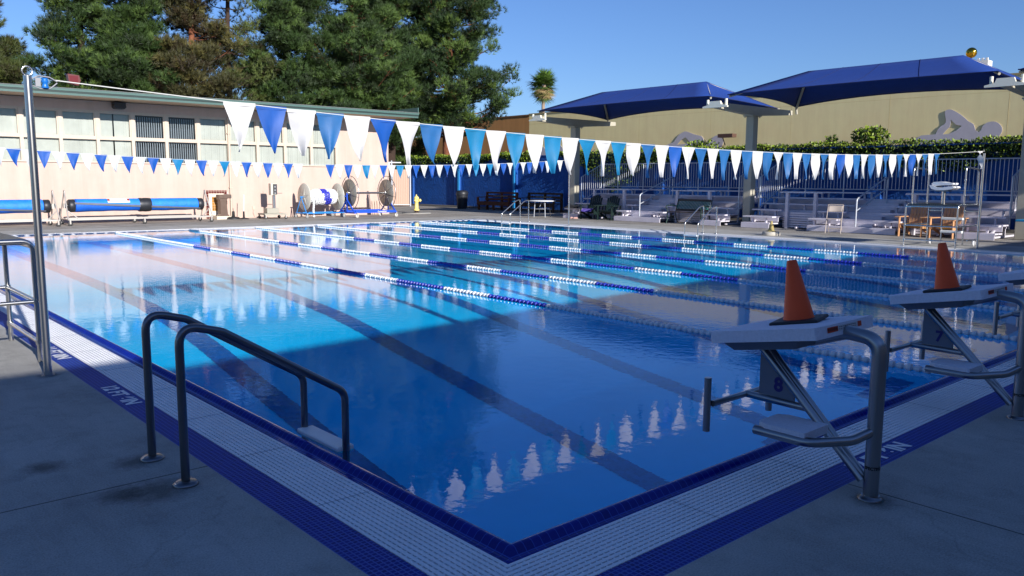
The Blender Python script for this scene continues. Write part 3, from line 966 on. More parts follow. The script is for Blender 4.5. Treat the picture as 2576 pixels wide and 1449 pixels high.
m = MB(); m.tube([(0, 0.02, -0.03), (0, 0.02, 0.05)], 0.02, 8); m.build('bracket', M_DARK, t)

# building behind the camera whose roof shades the near deck
sb = thing('shade_building', 'low cream building along the near side casting its shadow', 'building', (10, -16, 0))
m = MB(); m.box(-50, 50, 2, 8.7, 0, 3.9); m.build('wall', M_CREAM, sb)
HROOF = 0.385 * (4.86 + 6.5)
m = MB(); m.box(-52, 52, 1, 9.5, HROOF - 0.3, HROOF); m.build('roof', M_GREENFASCIA, sb)

# ================================================================== RIGHT SIDE: BLUE WALL, IVY, TAN BUILDING
BWX = 26.8
t = thing('blue_wall', 'tall royal blue stucco wall behind benches and bleachers', 'wall', (BWX, 20, 0))
m = MB(); m.box(0, 0.25, -32, 19.9, 0, 2.78); m.build('wall_face', M_BLUEWALL, t)
for yc in (39.55, 34.9, 30.05, 25.2, 20.4, 15.6, 10.8, 6.0, 1.2):
    m = MB(); m.box(-0.13, 0, yc - 20 - 0.24, yc - 20 + 0.22, 0, 2.72); pz = m.build('pilaster', M_BLUEWALL, t)
    if yc > 28:
        yy = {39.55: 39.8, 34.9: 34.72, 30.05: 29.95}[yc] - 20
        m = MB(); m.box(-0.165, -0.131, yy - 0.06, yy + 0.08, 0.02, 2.70); m.build('cyan_strip', M_CYAN, pz)
m = MB(); m.box(-0.35, 0, -32, 19.9, 0, 0.10); m.build('kerb', mat('kerb_concrete', hexc('6d6a66'), 0.9, noise=0.1), t)
m = MB(); m.box(-0.28, 0.28, -32, -5.2, 2.781, 2.83); m.box(-0.03, 0.28, -5.1, 19.9, 2.781, 2.83); m.build('wall_cap', M_BLUEWALL, t)

M_LEAF = [mat('ivy_leaf', hexc('324c14'), 0.6, noise=0.3, nscale=1.5), mat('ivy_leaf_young', hexc('7f9426'), 0.5, noise=0.2, nscale=2), mat('ivy_leaf_dark', hexc('172b0d'), 0.6, noise=0.3, nscale=2)]  # leaf colours darkened to carry the shade the ivy has under the canopies
def leaves(name, P, size, parent=None, probs=(0.5, 0.2, 0.3), up=0.4, young=None):
    """P: (n,3) leaf positions"""
    n = len(P)
    d1 = RNG.normal(size=(n, 3)); d1 /= np.linalg.norm(d1, axis=1)[:, None]
    d2 = RNG.normal(size=(n, 3)); d2 -= d1 * (d1 * d2).sum(1)[:, None]; d2 /= np.linalg.norm(d2, axis=1)[:, None]
    s = (size * RNG.uniform(0.6, 1.3, n))[:, None]
    V = np.stack([P - d1 * s * 0.5, P + d2 * s * 0.33, P + d1 * s * 0.6, P - d2 * s * 0.33], 1).reshape(-1, 3)
    F = np.arange(4 * n).reshape(n, 4)
    mi = RNG.choice(3, n, p=probs)
    if young is not None: mi = np.where(young & (RNG.random(n) < 0.7), 1, mi)
    return np_mesh(name, V, F, M_LEAF, parent, mi)
def ivy(y0_, y1_, n, zlo, zhi, xo, label, drape=None, name='ivy'):
    y = RNG.uniform(y0_, y1_, n)
    edge = 0.05 * np.sin(y * 2.1) + 0.03 * np.sin(y * 5.3 + 1) + RNG.normal(0, 0.03, n)
    lo = zlo + edge * 1.4
    if drape is not None: lo = lo - drape(y)
    a = RNG.random(n) ** 0.8
    z = lo + (zhi + edge * 0.8 - lo) * a
    x = xo + RNG.normal(0, 0.10, n) - 0.08 * np.sin((a) * PI)
    o = leaves(name, np.stack([x, y, z], 1), 0.085, None, (0.5, 0.18, 0.32), young=(z > zhi - 0.12))
    tag(o, label, 'ivy'); o['kind'] = 'stuff'
    return o
ivy(29.2, 39.8, 11000, 2.48, 2.98, BWX - 0.02, 'green ivy draped over the left part of the blue wall',
    drape=lambda y: 0.35 * np.exp(-((y - 38.6) / 0.9) ** 2) + 0.2 * np.exp(-((y - 34) / 0.5) ** 2) - 0.3 * np.exp(-((y - 31.5) / 0.9) ** 2))
ivy(5.0, 26.5, 24000, 2.42, 2.98, BWX - 0.14, 'thick dark ivy along the blue wall top behind the bleachers',
    drape=lambda y: 1.3 * np.exp(-((y - 23.0) / 1.6) ** 2) + 0.5 * np.exp(-((y - 9.0) / 2.2) ** 2) - 0.4 * np.exp(-((y - 26.5) / 1.0) ** 2))
def bush(c, r, n, label, name='shrub'):
    c = np.array(c); d = RNG.normal(size=(n, 3)); d /= np.linalg.norm(d, axis=1)[:, None]
    P = c + d * np.array(r) * (RNG.random(n) ** 0.35)[:, None]
    t = thing(name, label, 'shrub', tuple(c))
    leaves('foliage', P - c, 0.11, t, (0.25, 0.65, 0.10))
    mb = MB()
    for k in range(7):
        a = k * 0.9; mb.tube([(0, 0, -r[2] * 1.1), (0.15 * math.cos(a), r[1] * 0.5 * math.sin(a), 0), (0.25 * math.cos(a), r[1] * 0.8 * math.sin(a), r[2] * 0.7)], [0.012, 0.009, 0.004], 5)
    mb.build('stems', mat('brown_stem', (0.08, 0.05, 0.03), 0.8), t)
bush((BWX + 0.1, 11.15, 3.2), (0.3, 0.72, 0.36), 900, 'round yellow green bush rising above the ivy by the large swimmer cutout')
bush((BWX - 0.05, 29.0, 2.75), (0.2, 0.45, 0.34), 420, 'small yellow green bush on the blue wall above the second wood bench')
bush((BWX + 0.1, 12.6, 3.12), (0.15, 0.3, 0.18), 90, 'sparse green sprig on the ivy left of the round bush')
bush((BWX + 0.1, 18.3, 3.1), (0.2, 0.9, 0.2), 260, 'low leafy tuft in front of the middle swimmer cutout')

TX = 32.0
t = thing('tan_building', 'large plain tan stucco building behind the blue shade canopies', 'building', (TX, 0, 0))
m = MB(); m.box(0, 18, -40, 34.6, 0, 5.5); m.build('wall', M_TAN, t)
m = MB(); m.box(-0.03, 18, -40, 34.63, 5.501, 5.57); m.build('parapet_cap', mat('tan_cap', hexc('a89566'), 0.8), t)
m = MB()
for y in (30.5, 26.0, 21.5, 17.2, 12.8, 8.4, 4.0): m.box(-0.002, 0, y, y + 0.012, 0, 5.49)
m.box(-0.003, 0, -40, 34.59, 4.93, 4.94)
m.build('control_joint', mat('tan_joint', hexc('e6c986'), 0.9), t)
def relief(poly, hole, label):
    bm = bmesh.new()
    mb = MB()
    if hole:
        # bridge the hole with a slit at its nearest pair
        best = min(((i, j) for i in range(len(poly)) for j in range(len(hole))), key=lambda ij: (poly[ij[0]][0] - hole[ij[1]][0]) ** 2 + (poly[ij[0]][1] - hole[ij[1]][1]) ** 2)
        i, j = best
        def area(p): return sum(p[k][0] * p[(k + 1) % len(p)][1] - p[(k + 1) % len(p)][0] * p[k][1] for k in range(len(p)))
        h = hole if area(hole) * area(poly) < 0 else hole[::-1]
        if h is not hole: j = len(hole) - 1 - j
        poly = poly[:i + 1] + h[j:] + h[:j + 1] + [ (poly[i][0] + 1e-4, poly[i][1] + 1e-4) ] + poly[i + 1:]
    from mathutils.geometry import tessellate_polygon
    tri = tessellate_polygon([[Vector((0, y, z)) for y, z in poly]])
    nn = len(poly)
    V = [(31.965, y, z) for y, z in poly] + [(31.985, y, z) for y, z in poly]
    F = [tuple(f) for f in tri] + [tuple(k + nn for k in f[::-1]) for f in tri] + [(k, (k + 1) % nn, nn + (k + 1) % nn, nn + k) for k in range(nn)]
    mb.add(V, F)
    ys_ = [y for y, z in poly]
    for y in (min(ys_) + 0.4, max(ys_) - 0.5): mb.box(31.98, 32.0, y, y + 0.03, 3.42, 3.45)
    o = mb.build('swimmer_cutout', M_RELIEF); tag(o, label, 'wall cutout', 'flat grey swimmer cutouts mounted on the tan wall')
SB = [(11.69, 3.3), (11.46, 3.43), (10.92, 3.45), (10.85, 3.63), (10.78, 3.72), (10.71, 3.78), (10.62, 3.82), (10.57, 3.9), (10.57, 4.0), (10.6, 4.12), (10.63, 4.26), (10.62, 4.33), (10.58, 4.37), (10.49, 4.39), (10.4, 4.38), (10.3, 4.33), (10.07, 4.19), (9.88, 4.03), (9.76, 3.91), (9.61, 3.82), (9.55, 3.77), (9.51, 3.67), (9.48, 3.55), (9.35, 3.47), (9.27, 3.56), (9.24, 3.68), (9.21, 3.72), (9.11, 3.81), (9.02, 3.84), (8.94, 3.855), (8.85, 3.85), (8.76, 3.82), (8.68, 3.77), (8.62, 3.7), (8.57, 3.62), (8.55, 3.53), (8.56, 3.45), (8.59, 3.38), (8.69, 3.2), (9.42, 2.9), (10.33, 2.9), (11.5, 2.95)]
SBH = [(10.39, 4.0), (10.35, 3.95), (10.19, 3.79), (9.97, 3.74), (10.17, 3.56), (10.43, 3.45), (10.65, 3.44), (10.55, 3.57), (10.41, 3.72), (10.39, 3.88)]
SA = [(24.3, 3.2), (24.15, 3.4), (23.68, 3.54), (23.43, 3.84), (23.3, 3.94), (23.17, 4.0), (23.02, 4.05), (22.9, 4.04), (22.79, 4.01), (22.41, 3.88), (22.04, 3.79), (21.95, 3.74), (21.89, 3.67), (21.81, 3.48), (21.59, 3.39), (21.46, 3.48), (21.42, 3.58), (21.35, 3.66), (21.25, 3.74), (21.15, 3.775), (21.08, 3.78), (20.95, 3.76), (20.86, 3.72), (20.78, 3.65), (20.74, 3.57), (20.71, 3.46), (20.74, 3.35), (20.9, 3.1), (23.13, 2.9)]
SAH = [(22.97, 3.76), (22.7, 3.54), (22.54, 3.45), (23.45, 3.41), (23.23, 3.62)]
SC = [(33.8, 3.3), (33.73, 3.44), (33.55, 3.54), (33.37, 3.57), (33.22, 3.5), (33.09, 3.36), (32.9, 3.28), (32.73, 3.29), (32.5, 3.34), (32.29, 3.41), (32.15, 3.55), (32.03, 3.7), (31.85, 3.6), (31.68, 3.45), (31.5, 3.08), (31.6, 2.9), (33.63, 2.9)]
relief(SB, SBH, 'largest grey swimmer cutout, raised bent arm and round head, at right')
relief(SA, SAH, 'middle grey swimmer cutout left of the dark wall box')
relief(SC, None, 'partly hidden grey swimmer cutout near the left column')
t = thing('wall_fixture', 'dark brown box fixture on an arm beside the middle swimmer cutout', 'light fixture', (31.6, 20.2, 3.66))
m = MB(); m.box(-0.3, 0.05, -0.42, 0.4, -0.03, 0.14); m.build('box', mat('rust_brown_paint', hexc('5a4034'), 0.6), t, bevel=0.01)
m = MB(); m.bar((0.0, 0.3, -0.03), (0.38, 0.42, -0.35), 0.04, 0.04); m.build('arm', M_DARK, t)

t = thing('terracotta_building', 'orange brown stucco building seen beside the pine, left of the tan wall', 'building', (40, 50, 0))
m = MB(); m.box(0, 20, -6.8, 2.2, 0, 6.36); m.box(0.3, 20, 2.2, 12, 0, 5.3); m.build('wall', M_ORANGE, t)
m = MB(); m.box(-0.05, 20, -6.85, 2.25, 6.361, 6.46); m.build('roof_edge', mat('brown_edge', hexc('7d5a3a'), 0.8), t)
t = thing('ball_finial', 'shiny gold ball standing above the right shade canopy', 'ball ornament', (45, 14.53, 5.4))
m = MB(); m.lathe([(0.001, 2.66)] + [(0.27 * math.sin(a), 2.93 - 0.27 * math.cos(a)) for a in np.linspace(0.05, PI - 0.01, 20)], 32); m.build('ball', mat('gold', hexc('d9a83a'), 0.12, 1.0), t)
m = MB(); m.tube([(0, 0, 0), (0, 0, 2.68)], 0.035, 10); m.build('stem', M_DARK, t)
t = thing('roof_vent', 'small white notched roof vent just right of the gold ball', 'vent', (44.5, 13.7, 5.5))
m = MB(); m.box(-0.3, 0.3, -0.28, 0.28, 0, 2.28)
for k in range(3): m.box(-0.3, -0.2, -0.26 + k * 0.2, -0.16 + k * 0.2, 2.281, 2.40)
m.build('vent_body', M_WHITE, t)

# ================================================================== SHADE CANOPIES
COLY = [22.35, 13.74, 5.07, -3.6]
for i, y in enumerate(COLY):
    lb = ['beige steel column of the left shade canopy, behind the thin far flag pole', 'beige steel column between the two bleachers',
          'beige steel column at the right end of the bleachers', 'beige steel column outside the right side'][i]
    t = thing('canopy_column', lb, 'column', (23.4, y, 0), 0, 'beige canopy columns')
    m = MB(); m.box(-0.15, 0.15, -0.15, 0.15, 0, 3.82); m.build('post', M_BEIGE, t, bevel=0.02)
    m = MB(); m.box(-0.28, 0.28, -0.2, 0.2, 3.82, 3.86)
    for sx in (-0.23, 0.23):
        for sy in (-0.15, 0.15): m.lathe([(0.02, 3.77), (0.02, 3.82)], 8, Matrix.Translation((sx, sy, 0)))
    m.build('cap_plate', M_BEIGE, t)
    m = MB(); m.prism([(-2.2, 3.98), (-2.2, 4.16), (2.45, 4.16), (2.45, 4.0), (0.3, 3.861), (-0.3, 3.861)], lambda q: Vector((q[0], -0.12, q[1])), lambda q: Vector((q[0], 0.12, q[1])))
    m.build('beam', M_BEIGE, t)
    m = MB()
    m.prism([(-0.48, 3.99), (-0.48, 4.04), (-0.24, 4.09), (-0.2, 4.2), (0.2, 4.2), (0.24, 4.09), (0.48, 4.04), (0.48, 3.99)], lambda q: Vector((-2.28, q[0], q[1])), lambda q: Vector((-2.20, q[0], q[1])))
    for sy in (-0.36, 0.36): m.tube([(-2.15, sy, 4.05), (-2.15, sy, 4.27)], 0.045, 12)
    m.build('end_bracket', M_IVORY, t)
def canopy(ya, yb, label):
    t = thing('shade_canopy', label, 'shade canopy', (23.4, (ya + yb) / 2, 4.0), 0, 'navy fabric canopies')
    hl = (ya - yb) / 2; y0c, y1c = -hl, hl
    xf, xb = -2.12, 2.2; zf_, zb_ = 0.40, 0.26; zr = 1.19; ry = hl - 1.65
    corners = [Vector((xf, y1c, zf_)), Vector((xf, y0c, zf_)), Vector((xb, y0c, zb_)), Vector((xb, y1c, zb_))]
    R = [Vector((0, -ry, zr)), Vector((0, ry, zr))]
    N = 12
    V = []; F = []
    def grid(a, b, c, d, sag):
        """a-b is the eave, d-c the ridge side"""
        o = len(V); nv = 8
        for j in range(nv + 1):
            tt = j / nv
            for i in range(N + 1):
                s = i / N
                p = (a * (1 - s) + b * s) * (1 - tt) + (d * (1 - s) + c * s) * tt
                k = 4 * s * (1 - s) * (1 - tt) ** 2 * sag
                cdir = Vector((0, 0, 0)) - Vector((p.x, p.y, 0)); 
                mid = (a + b) * 0.5; inn = Vector((-mid.x, -mid.y, 0)).normalized()
                p = p + inn * k * 0.9 + Vector((0, 0, k * 0.28)) - Vector((0, 0, 0.10 * math.sin(tt * PI) * (4 * s * (1 - s)) ** 0.5))
                V.append(p)
        for j in range(nv):
            for i in range(N):
                q = o + j * (N + 1) + i; F.append((q, q + 1, q + N + 2, q + N + 1))
    grid(corners[0], corners[1], R[0], R[1], 0.20)
    grid(corners[2], corners[3], R[1], R[0], 0.62)
    grid(corners[1], corners[2], R[0], R[0], 0.25)
    grid(corners[3], corners[0], R[1], R[1], 0.25)
    m = MB(); m.add(V, F, True); o = m.build('fabric', M_CANOPY, t)
    so = o.modifiers.new('thick', 'SOLIDIFY'); so.thickness = 0.008; so.offset = -1
    m = MB(); nq = (N + 1) * 9
    for pnl in range(4):
        o_ = pnl * nq; m.tube([V[o_ + i] + Vector((0, 0, -0.004)) for i in range(N + 1)], 0.016, 6)
    for pnl in (0, 1):
        for ii in (3, 6, 9): m.tube([V[pnl * nq + j * (N + 1) + ii] + Vector((0, 0, 0.004)) for j in range(9)], 0.008, 5)
    m.build('hem_and_seams', mat('navy_hem', hexc('0c1f52'), 0.8), t)
    m = MB(); m.tube([R[0] + Vector((0, 0, -0.06)), R[1] + Vector((0, 0, -0.06))], 0.04, 8)
    for c, r in ((corners[0], R[1]), (corners[1], R[0])):
        m.tube([c + Vector((0.1, 0, -0.06)), r + Vector((0, 0, -0.06))], 0.035, 8)
    for c, r in ((corners[2], R[0]), (corners[3], R[1])):
        m.tube([c + Vector((0.05, 0, -0.06)), r + Vector((0, 0, -0.06))], 0.045, 8)
        s = 1 if c.y > 0 else -1
        m.tube([c + Vector((0.1, 0.0, -0.25)), c + Vector((0.04, 0, 0))], 0.04, 8)
    m.build('frame', M_BEIGE, t)
canopy(22.5, 14.08, 'left navy blue fabric shade canopy above the bleachers')
canopy(13.36, 5.3, 'right navy blue fabric shade canopy below the gold ball')
canopy(4.84, -3.2, 'sliver of a third navy canopy at the right picture edge')

# ================================================================== BLEACHERS
def bleacher(ya, yb, recesses, aisle, label):
    """ya > yb ; local origin at (0, yb)"""
    t = thing('bleacher', label, 'bleacher', (22.25, yb, 0), 0, 'aluminium bleachers')
    Lb = ya - yb
    def pieces(k, seat):
        """free y intervals of row k"""
        cuts = []
        if k < 2: cuts += [(b - yb, a - yb) for a, b in recesses]
        if seat: cuts.append((aisle - yb - 0.6, aisle - yb + 0.6))
        iv = [(0.0, Lb)]
        for c0, c1 in cuts:
            nv = []
            for a, b in iv:
                if c1 <= a or c0 >= b: nv.append((a, b)); continue
                if c0 > a: nv.append((a, c0))
                if c1 < b: nv.append((c1, b))
            iv = nv
        return [q for q in iv if q[1] - q[0] > 0.15]
    for k in range(5):
        x = 0.58 * k; z = 0.19 + 0.2 * k if k else 0.17
        for a, b in pieces(k, False):
            m = MB(); m.box(x, x + 0.03, a, b, (z - 0.175 if k else 0.01), z - 0.025)
            m.box(x + 0.02, x + 0.29, a - 0.01, b + 0.01, z - 0.022, z + 0.018)
            m.box(x + 0.31, x + 0.57, a - 0.01, b + 0.01, z - 0.022, z + 0.018)
            m.build('foot_plank', M_ALU, t)
        for a, b in pieces(k, True):
            m = MB(); e = random.uniform(0, 0.06)
            m.box(x + 0.16, x + 0.42, a - 0.02, b + 0.02 + e, z + 0.19, z + 0.235)
            yy = a + 0.25
            while yy < b:
                m.box(x + 0.26, x + 0.32, yy, yy + 0.05, z + 0.018, z + 0.189)
                m.box(x + 0.20, x + 0.38, yy - 0.02, yy + 0.07, z + 0.172, z + 0.1895)
                yy += min(1.6, max(0.5, b - a - 0.55)) if b - a < 2.2 else 1.5
            m.build('seat_plank', M_ALU, t)
    # understructure
    m = MB(); yy = 0.2
    for xx, zz in ((2.75, 0.6), (1.4, 0.3)): m.bar((xx, 0.15, zz), (xx, Lb - 0.1, zz), 0.04, 0.04)
    while yy < Lb:
        m.bar((0.6, yy, 0.05), (2.75, yy, 0.05), 0.05, 0.05)
        if not any(b - yb - 0.05 < yy < a - yb + 0.05 for a, b in recesses): m.bar((0.1, yy, 0.08), (2.75, yy, 0.95), 0.05, 0.05)
        m.bar((2.75, yy, 0.0), (2.75, yy, 1.2), 0.05, 0.05); m.bar((1.4, yy, 0.05), (1.4, yy, 0.5), 0.05, 0.05)
        yy += 1.5
    m.build('understructure', M_ALU, t)
    # recess screens: posts, boards, top shelf
    for a, b in recesses:
        a -= yb; b -= yb
        m = MB(); m.box(0.76, 0.86, a - 0.23, a - 0.13, 0, 1.19); m.box(0.76, 0.86, b + 0.13, b + 0.23, 0, 1.19); m.build('recess_post', M_ALU, t)
        m = MB(); m.box(0.74, 0.88, b - 0.08, a + 0.08, 1.191, 1.225); m.build('recess_rail', M_ALU, t)
        m = MB()
        for z in np.arange(0.04, 0.56, 0.075): m.box(0.87, 0.885, b + 0.0, a - 0.0, z, z + 0.055)
        m.build('recess_boards', M_ALU, t)
    # guard rails
    def guard(pa, pb, z0a, z0b, z1a, z1b, name):
        pa = Vector(pa); pb = Vector(pb)
        Lg = (pb - pa).length; m = MB()
        f = lambda s, z: Vector((pa.x + (pb.x - pa.x) * s, pa.y + (pb.y - pa.y) * s, z))
        m.tube([f(0, z1a), f(1, z1b)], 0.021, 8); m.tube([f(0, z0a), f(1, z0b)], 0.018, 8)
        n = max(2, int(Lg / 0.115))
        for i in range(n + 1):
            s = i / n; r = 0.011
            if i % 12 == 0 or i == n: r = 0.026
            m.tube([f(s, z0a + (z0b - z0a) * s - (0.35 if r > 0.02 else 0)), f(s, z1a + (z1b - z1a) * s)], r, 6, cap=False)
        m.build(name, M_GALV, t)
    guard((2.52, 0, 0), (2.52, Lb, 0), 1.32, 1.32, 2.28, 2.28, 'back_guard')
    for yy in (0.0, Lb):
        guard((1.1, yy, 0), (2.35, yy, 0), 0.62, 1.3, 1.72, 2.27, 'side_guard')
    # aisle: handrail and steps
    ay = aisle - yb
    m = MB(); m.tube(fillet([(0.25, ay, 0.19), (0.25, ay, 1.03), (0.45, ay, 1.12), (2.2, ay, 1.72), (2.28, ay, 1.66), (2.28, ay, 0.85)], [0.1, 0.1, 0.05, 0.06], 5), 0.024, 10)
    m.tube([(0.25, ay, 0.68), (2.28, ay, 1.36)], 0.02, 8)
    m.build('aisle_handrail', M_GALV, t)
    m = MB()
    for k in range(1, 5):
        x = 0.58 * k; z = 0.19 + 0.2 * k
        m.box(x - 0.25, x - 0.005, ay - 0.5, ay + 0.5, z - 0.2, z - 0.1)
    m.build('aisle_step', M_ALU, t)
    return t
bleacher(21.89, 14.12, [(21.03, 19.05), (16.78, 14.98)], 17.96, 'left bleacher, five aluminium rows, green chairs and bench in front')
bleacher(13.28, 5.39, [(12.22, 10.85), (8.05, 6.35)], 9.38, 'right bleacher, five aluminium rows, wooden chairs in front')

# ================================================================== CHAIRS AND BENCHES
def adirondack(label, x, y, rz, wood, wood2=None):
    """faces +X in local space, origin on the floor under the seat centre"""
    wood2 = wood2 or wood
    t = thing('garden_chair', label, 'chair', (x, y, 0), rz)
    sl = MB()
    for k in range(6):
        x0_ = 0.30 - k * 0.095; z = 0.37 - k * 0.026
        sl.bar((x0_, -0.26, z), (x0_, 0.26, z), 0.085, 0.02)
    sl.build('seat', wood2, t)
    bk = MB()
    for i in range(6):
        yy = -0.24 + i * 0.096; topz = 0.97 - abs(i - 2.5) ** 2 * 0.016
        xt = -0.24 - (topz - 0.25) * 0.36
        bk.bar((-0.20, yy * 0.82, 0.24), (xt, yy, topz), 0.085, 0.018, (0, 1, 0)) if False else bk.prism([(-0.034, 0), (0.034, 0), (0.040, 1), (-0.040, 1)], lambda q, yy=yy, xt=xt, topz=topz: Vector((-0.20 + (xt + 0.20) * q[1], yy * (0.86 + 0.14 * q[1]) + q[0], 0.24 + (topz - 0.24) * q[1])), lambda q, yy=yy, xt=xt, topz=topz: Vector((-0.22 + (xt + 0.20) * q[1], yy * (0.86 + 0.14 * q[1]) + q[0], 0.235 + (topz - 0.24) * q[1])))
    bk.bar((-0.40, -0.27, 0.62), (-0.40, 0.27, 0.62), 0.02, 0.06)
    bk.build('backrest', wood, t)
    for s in (-1, 1):
        m = MB(); m.box(-0.40, 0.40, s * 0.35 - 0.07, s * 0.35 + 0.07, 0.555, 0.578); m.bar((0.30, s * 0.335, 0.5), (0.30, s * 0.335, 0.554), 0.02, 0.08); m.build('armrest', wood, t)
        m = MB(); m.box(0.27, 0.36, s * 0.31 - 0.012, s * 0.31 + 0.012, 0, 0.554); m.build('leg', wood, t)
        m = MB(); m.prism([(0.34, 0.27), (0.34, 0.37), (-0.5, 0.06), (-0.56, 0.0), (-0.44, 0.0)], lambda q: Vector((q[0], s * 0.275 - 0.011, q[1])), lambda q: Vector((q[0], s * 0.275 + 0.011, q[1])))
        m.bar((-0.33, s * 0.29, 0.1), (-0.40, s * 0.335, 0.555), 0.022, 0.05, (0, 1, 0))
        m.build('leg', wood, t)
    return t
M_OWOOD = mat('orange_stained_wood', hexc('c89468'), 0.6, noise=0.2, nscale=7)
M_OWOOD2 = mat('golden_stained_wood', hexc('c9964a'), 0.6, noise=0.15, nscale=7)
M_GPAINT = mat('dark_green_paint', hexc('0d2420'), 0.6, noise=0.15, nscale=5)
adirondack('left of two orange wooden slat armchairs behind the lifeguard stand', 22.42, 7.58, PI + 0.05, M_OWOOD, M_OWOOD2)['group'] = 'orange wooden armchairs'
adirondack('right of two orange wooden slat armchairs behind the lifeguard stand', 22.40, 6.68, PI - 0.05, M_OWOOD, M_OWOOD2)['group'] = 'orange wooden armchairs'
adirondack('dark green slat armchair with purple towel, beside the far thin flag pole', 22.55, 20.55, PI + 0.25, M_GPAINT)['group'] = 'dark green armchairs'
adirondack('dark green slat armchair without towel, nearer the first aisle handrail', 22.42, 19.50, PI + 0.25, M_GPAINT)['group'] = 'dark green armchairs'
m = MB(); V = []; F = []
for i in range(9):
    for j in range(9):
        V.append((-0.2 + i * 0.05, -0.24 + j * 0.06, 0.02 * math.sin(i * 1.7 + j) + 0.012 * math.cos(j * 2.3) + (0.0 if i < 7 else -0.05 * (i - 6))))
for i in range(8):
    for j in range(8): F.append((i * 9 + j, i * 9 + j + 1, i * 9 + j + 10, i * 9 + j + 9))
m.add(V, F, True); tw = m.build('towel', mat('purple_towel', hexc('5a4a9c'), 0.9, noise=0.4, nscale=14), None)
tw.location = (22.32, 20.5, 0.41); tw.rotation_euler = (0, 0, PI + 0.25)
tag(tw, 'purple patterned towel lying on the seat of a green armchair', 'towel')
m = MB(); V = []; F = []
for i in range(12):
    for j in range(10):
        u = i / 11; v = j / 9
        V.append((22.1 + 0.45 * v, 20.95 + 0.85 * u, 0.43 + 0.16 * math.sin(PI * u) * math.sin(PI * v) * (1 + 0.4 * math.sin(7 * u + 3 * v)) ))
for i in range(11):
    for j in range(9): F.append((i * 10 + j, i * 10 + j + 1, i * 10 + j + 11, i * 10 + j + 10))
m.add(V, F, True); b = m.build('jacket', mat('black_cloth', (0.015, 0.015, 0.017), 0.9), None)
tag(b, 'black jacket heaped on the low front plank left of the green armchairs', 'jacket')
for k, (x, y, rz) in enumerate([(22.02, 21.15, 0.3), (22.02, 20.93, -0.2)]):
    m = MB(); m.lathe([(0.001, 0.0), (0.05, 0.0), (0.055, 0.03), (0.045, 0.06), (0.03, 0.075), (0.001, 0.08)], 12)
    m.v = [(a * 2.2, b_ * 0.85, c) for a, b_, c in m.v]
    sh = m.build('shoe', mat('pink_shoe_fabric', hexc('b58f86'), 0.8, noise=0.3, nscale=20), None); sh.location = (x, y, 0.001); sh.rotation_euler = (0, 0, rz)
    tag(sh, ('left' if k == 0 else 'right') + ' pinkish shoe of the pair on the deck below the black jacket', 'shoe', 'pair of shoes by the left bleacher')

# park bench with green slats
t = thing('park_bench', 'green slatted park bench with iron ends between the far ladder and bleacher', 'bench', (22.6, 15.72, 0), PI)
M_BSLAT = mat('green_bench_slat', hexc('2f8a72'), 0.5, noise=0.2, nscale=9); M_BRAIL = mat('dark_bench_wood', hexc('3c3230'), 0.6, noise=0.2, nscale=8); M_IRON = mat('green_cast_iron', hexc('233b36'), 0.5, 0.4)
m = MB()
for k in range(5): m.bar((0.30 - k * 0.1, -0.74, 0.43), (0.30 - k * 0.1, 0.74, 0.43), 0.08, 0.025)
m.build('seat', M_BRAIL, t)
m = MB(); m.bar((-0.34, -0.72, 0.86), (-0.34, 0.72, 0.86), 0.03, 0.08); m.bar((-0.19, -0.72, 0.50), (-0.19, 0.72, 0.50), 0.03, 0.08); m.build('back_rail', M_BRAIL, t)
m = MB()
for k in range(22):
    y = -0.68 + k * 0.0648; m.bar((-0.20, y - 0.02, 0.53), (-0.33, y + 0.02, 0.83), 0.03, 0.012, (0, 1, 0))
m.build('back_slats', M_BSLAT, t)
for s in (-1, 1):
    y = s * 0.75; m = MB()
    m.tube(fillet([(0.36, y, 0), (0.27, y, 0.2), (0.33, y, 0.42), (-0.2, y, 0.42), (-0.37, y, 0.9)], 0.06, 4), 0.02, 8)
    m.tube(fillet([(-0.38, y, 0), (-0.24, y, 0.2), (-0.2, y, 0.42)], 0.06, 4), 0.02, 8)
    m.tube(fillet([(-0.25, y, 0.64), (0.1, y, 0.68), (0.36, y, 0.66), (0.38, y, 0.56), (0.3, y, 0.56), (0.3, y, 0.43)], 0.05, 4), 0.02, 8)
    m.tube([(0.02 + 0.09 * math.cos(a), y, 0.2 + 0.09 * math.sin(a)) for a in np.linspace(0, 5.2, 14)], 0.012, 6)
    m.build('end_frame', M_IRON, t)

# folding chair
t = thing('folding_chair', 'beige metal folding chair alone on the deck before the right bleacher', 'chair', (21.98, 9.8, 0), PI + 0.35)
M_FC = mat('beige_enamel', hexc('b5a79c'), 0.45, 0.1)
for s in (-1, 1):
    y = s * 0.22
    m = MB(); m.tube([(0.27, y, 0.0), (0.12, y, 0.40), (-0.16, y, 0.86)], 0.012, 8); m.build('leg', M_FC, t)
    m = MB(); m.tube([(-0.28, y * 0.86, 0.0), (0.10, y * 0.86, 0.44)], 0.011, 8); m.build('leg', M_FC, t)
m = MB(); m.tube(fillet([(-0.14, -0.22, 0.82), (-0.17, -0.22, 0.87), (-0.17, 0.22, 0.87), (-0.14, 0.22, 0.82)], 0.05, 4), 0.012, 8); m.tube([(0.2, -0.22, 0.15), (0.2, 0.22, 0.15)], 0.009, 6); m.tube([(-0.19, -0.19, 0.12), (-0.19, 0.19, 0.12)], 0.009, 6); m.build('frame_bar', M_FC, t)
m = MB(); m.box(-0.17, 0.2, -0.2, 0.2, 0.425, 0.447); m.build('seat', M_FC, t, bevel=0.02)
m = MB(); V = []; F = []
for j in range(4):
    for i in range(9):
        s = i / 8 - 0.5; z = 0.65 + j * 0.063; V.append((-0.05 - (z - 0.65) * 0.55 - 0.04 * math.cos(s * PI) + 0.02, s * 0.43, z))
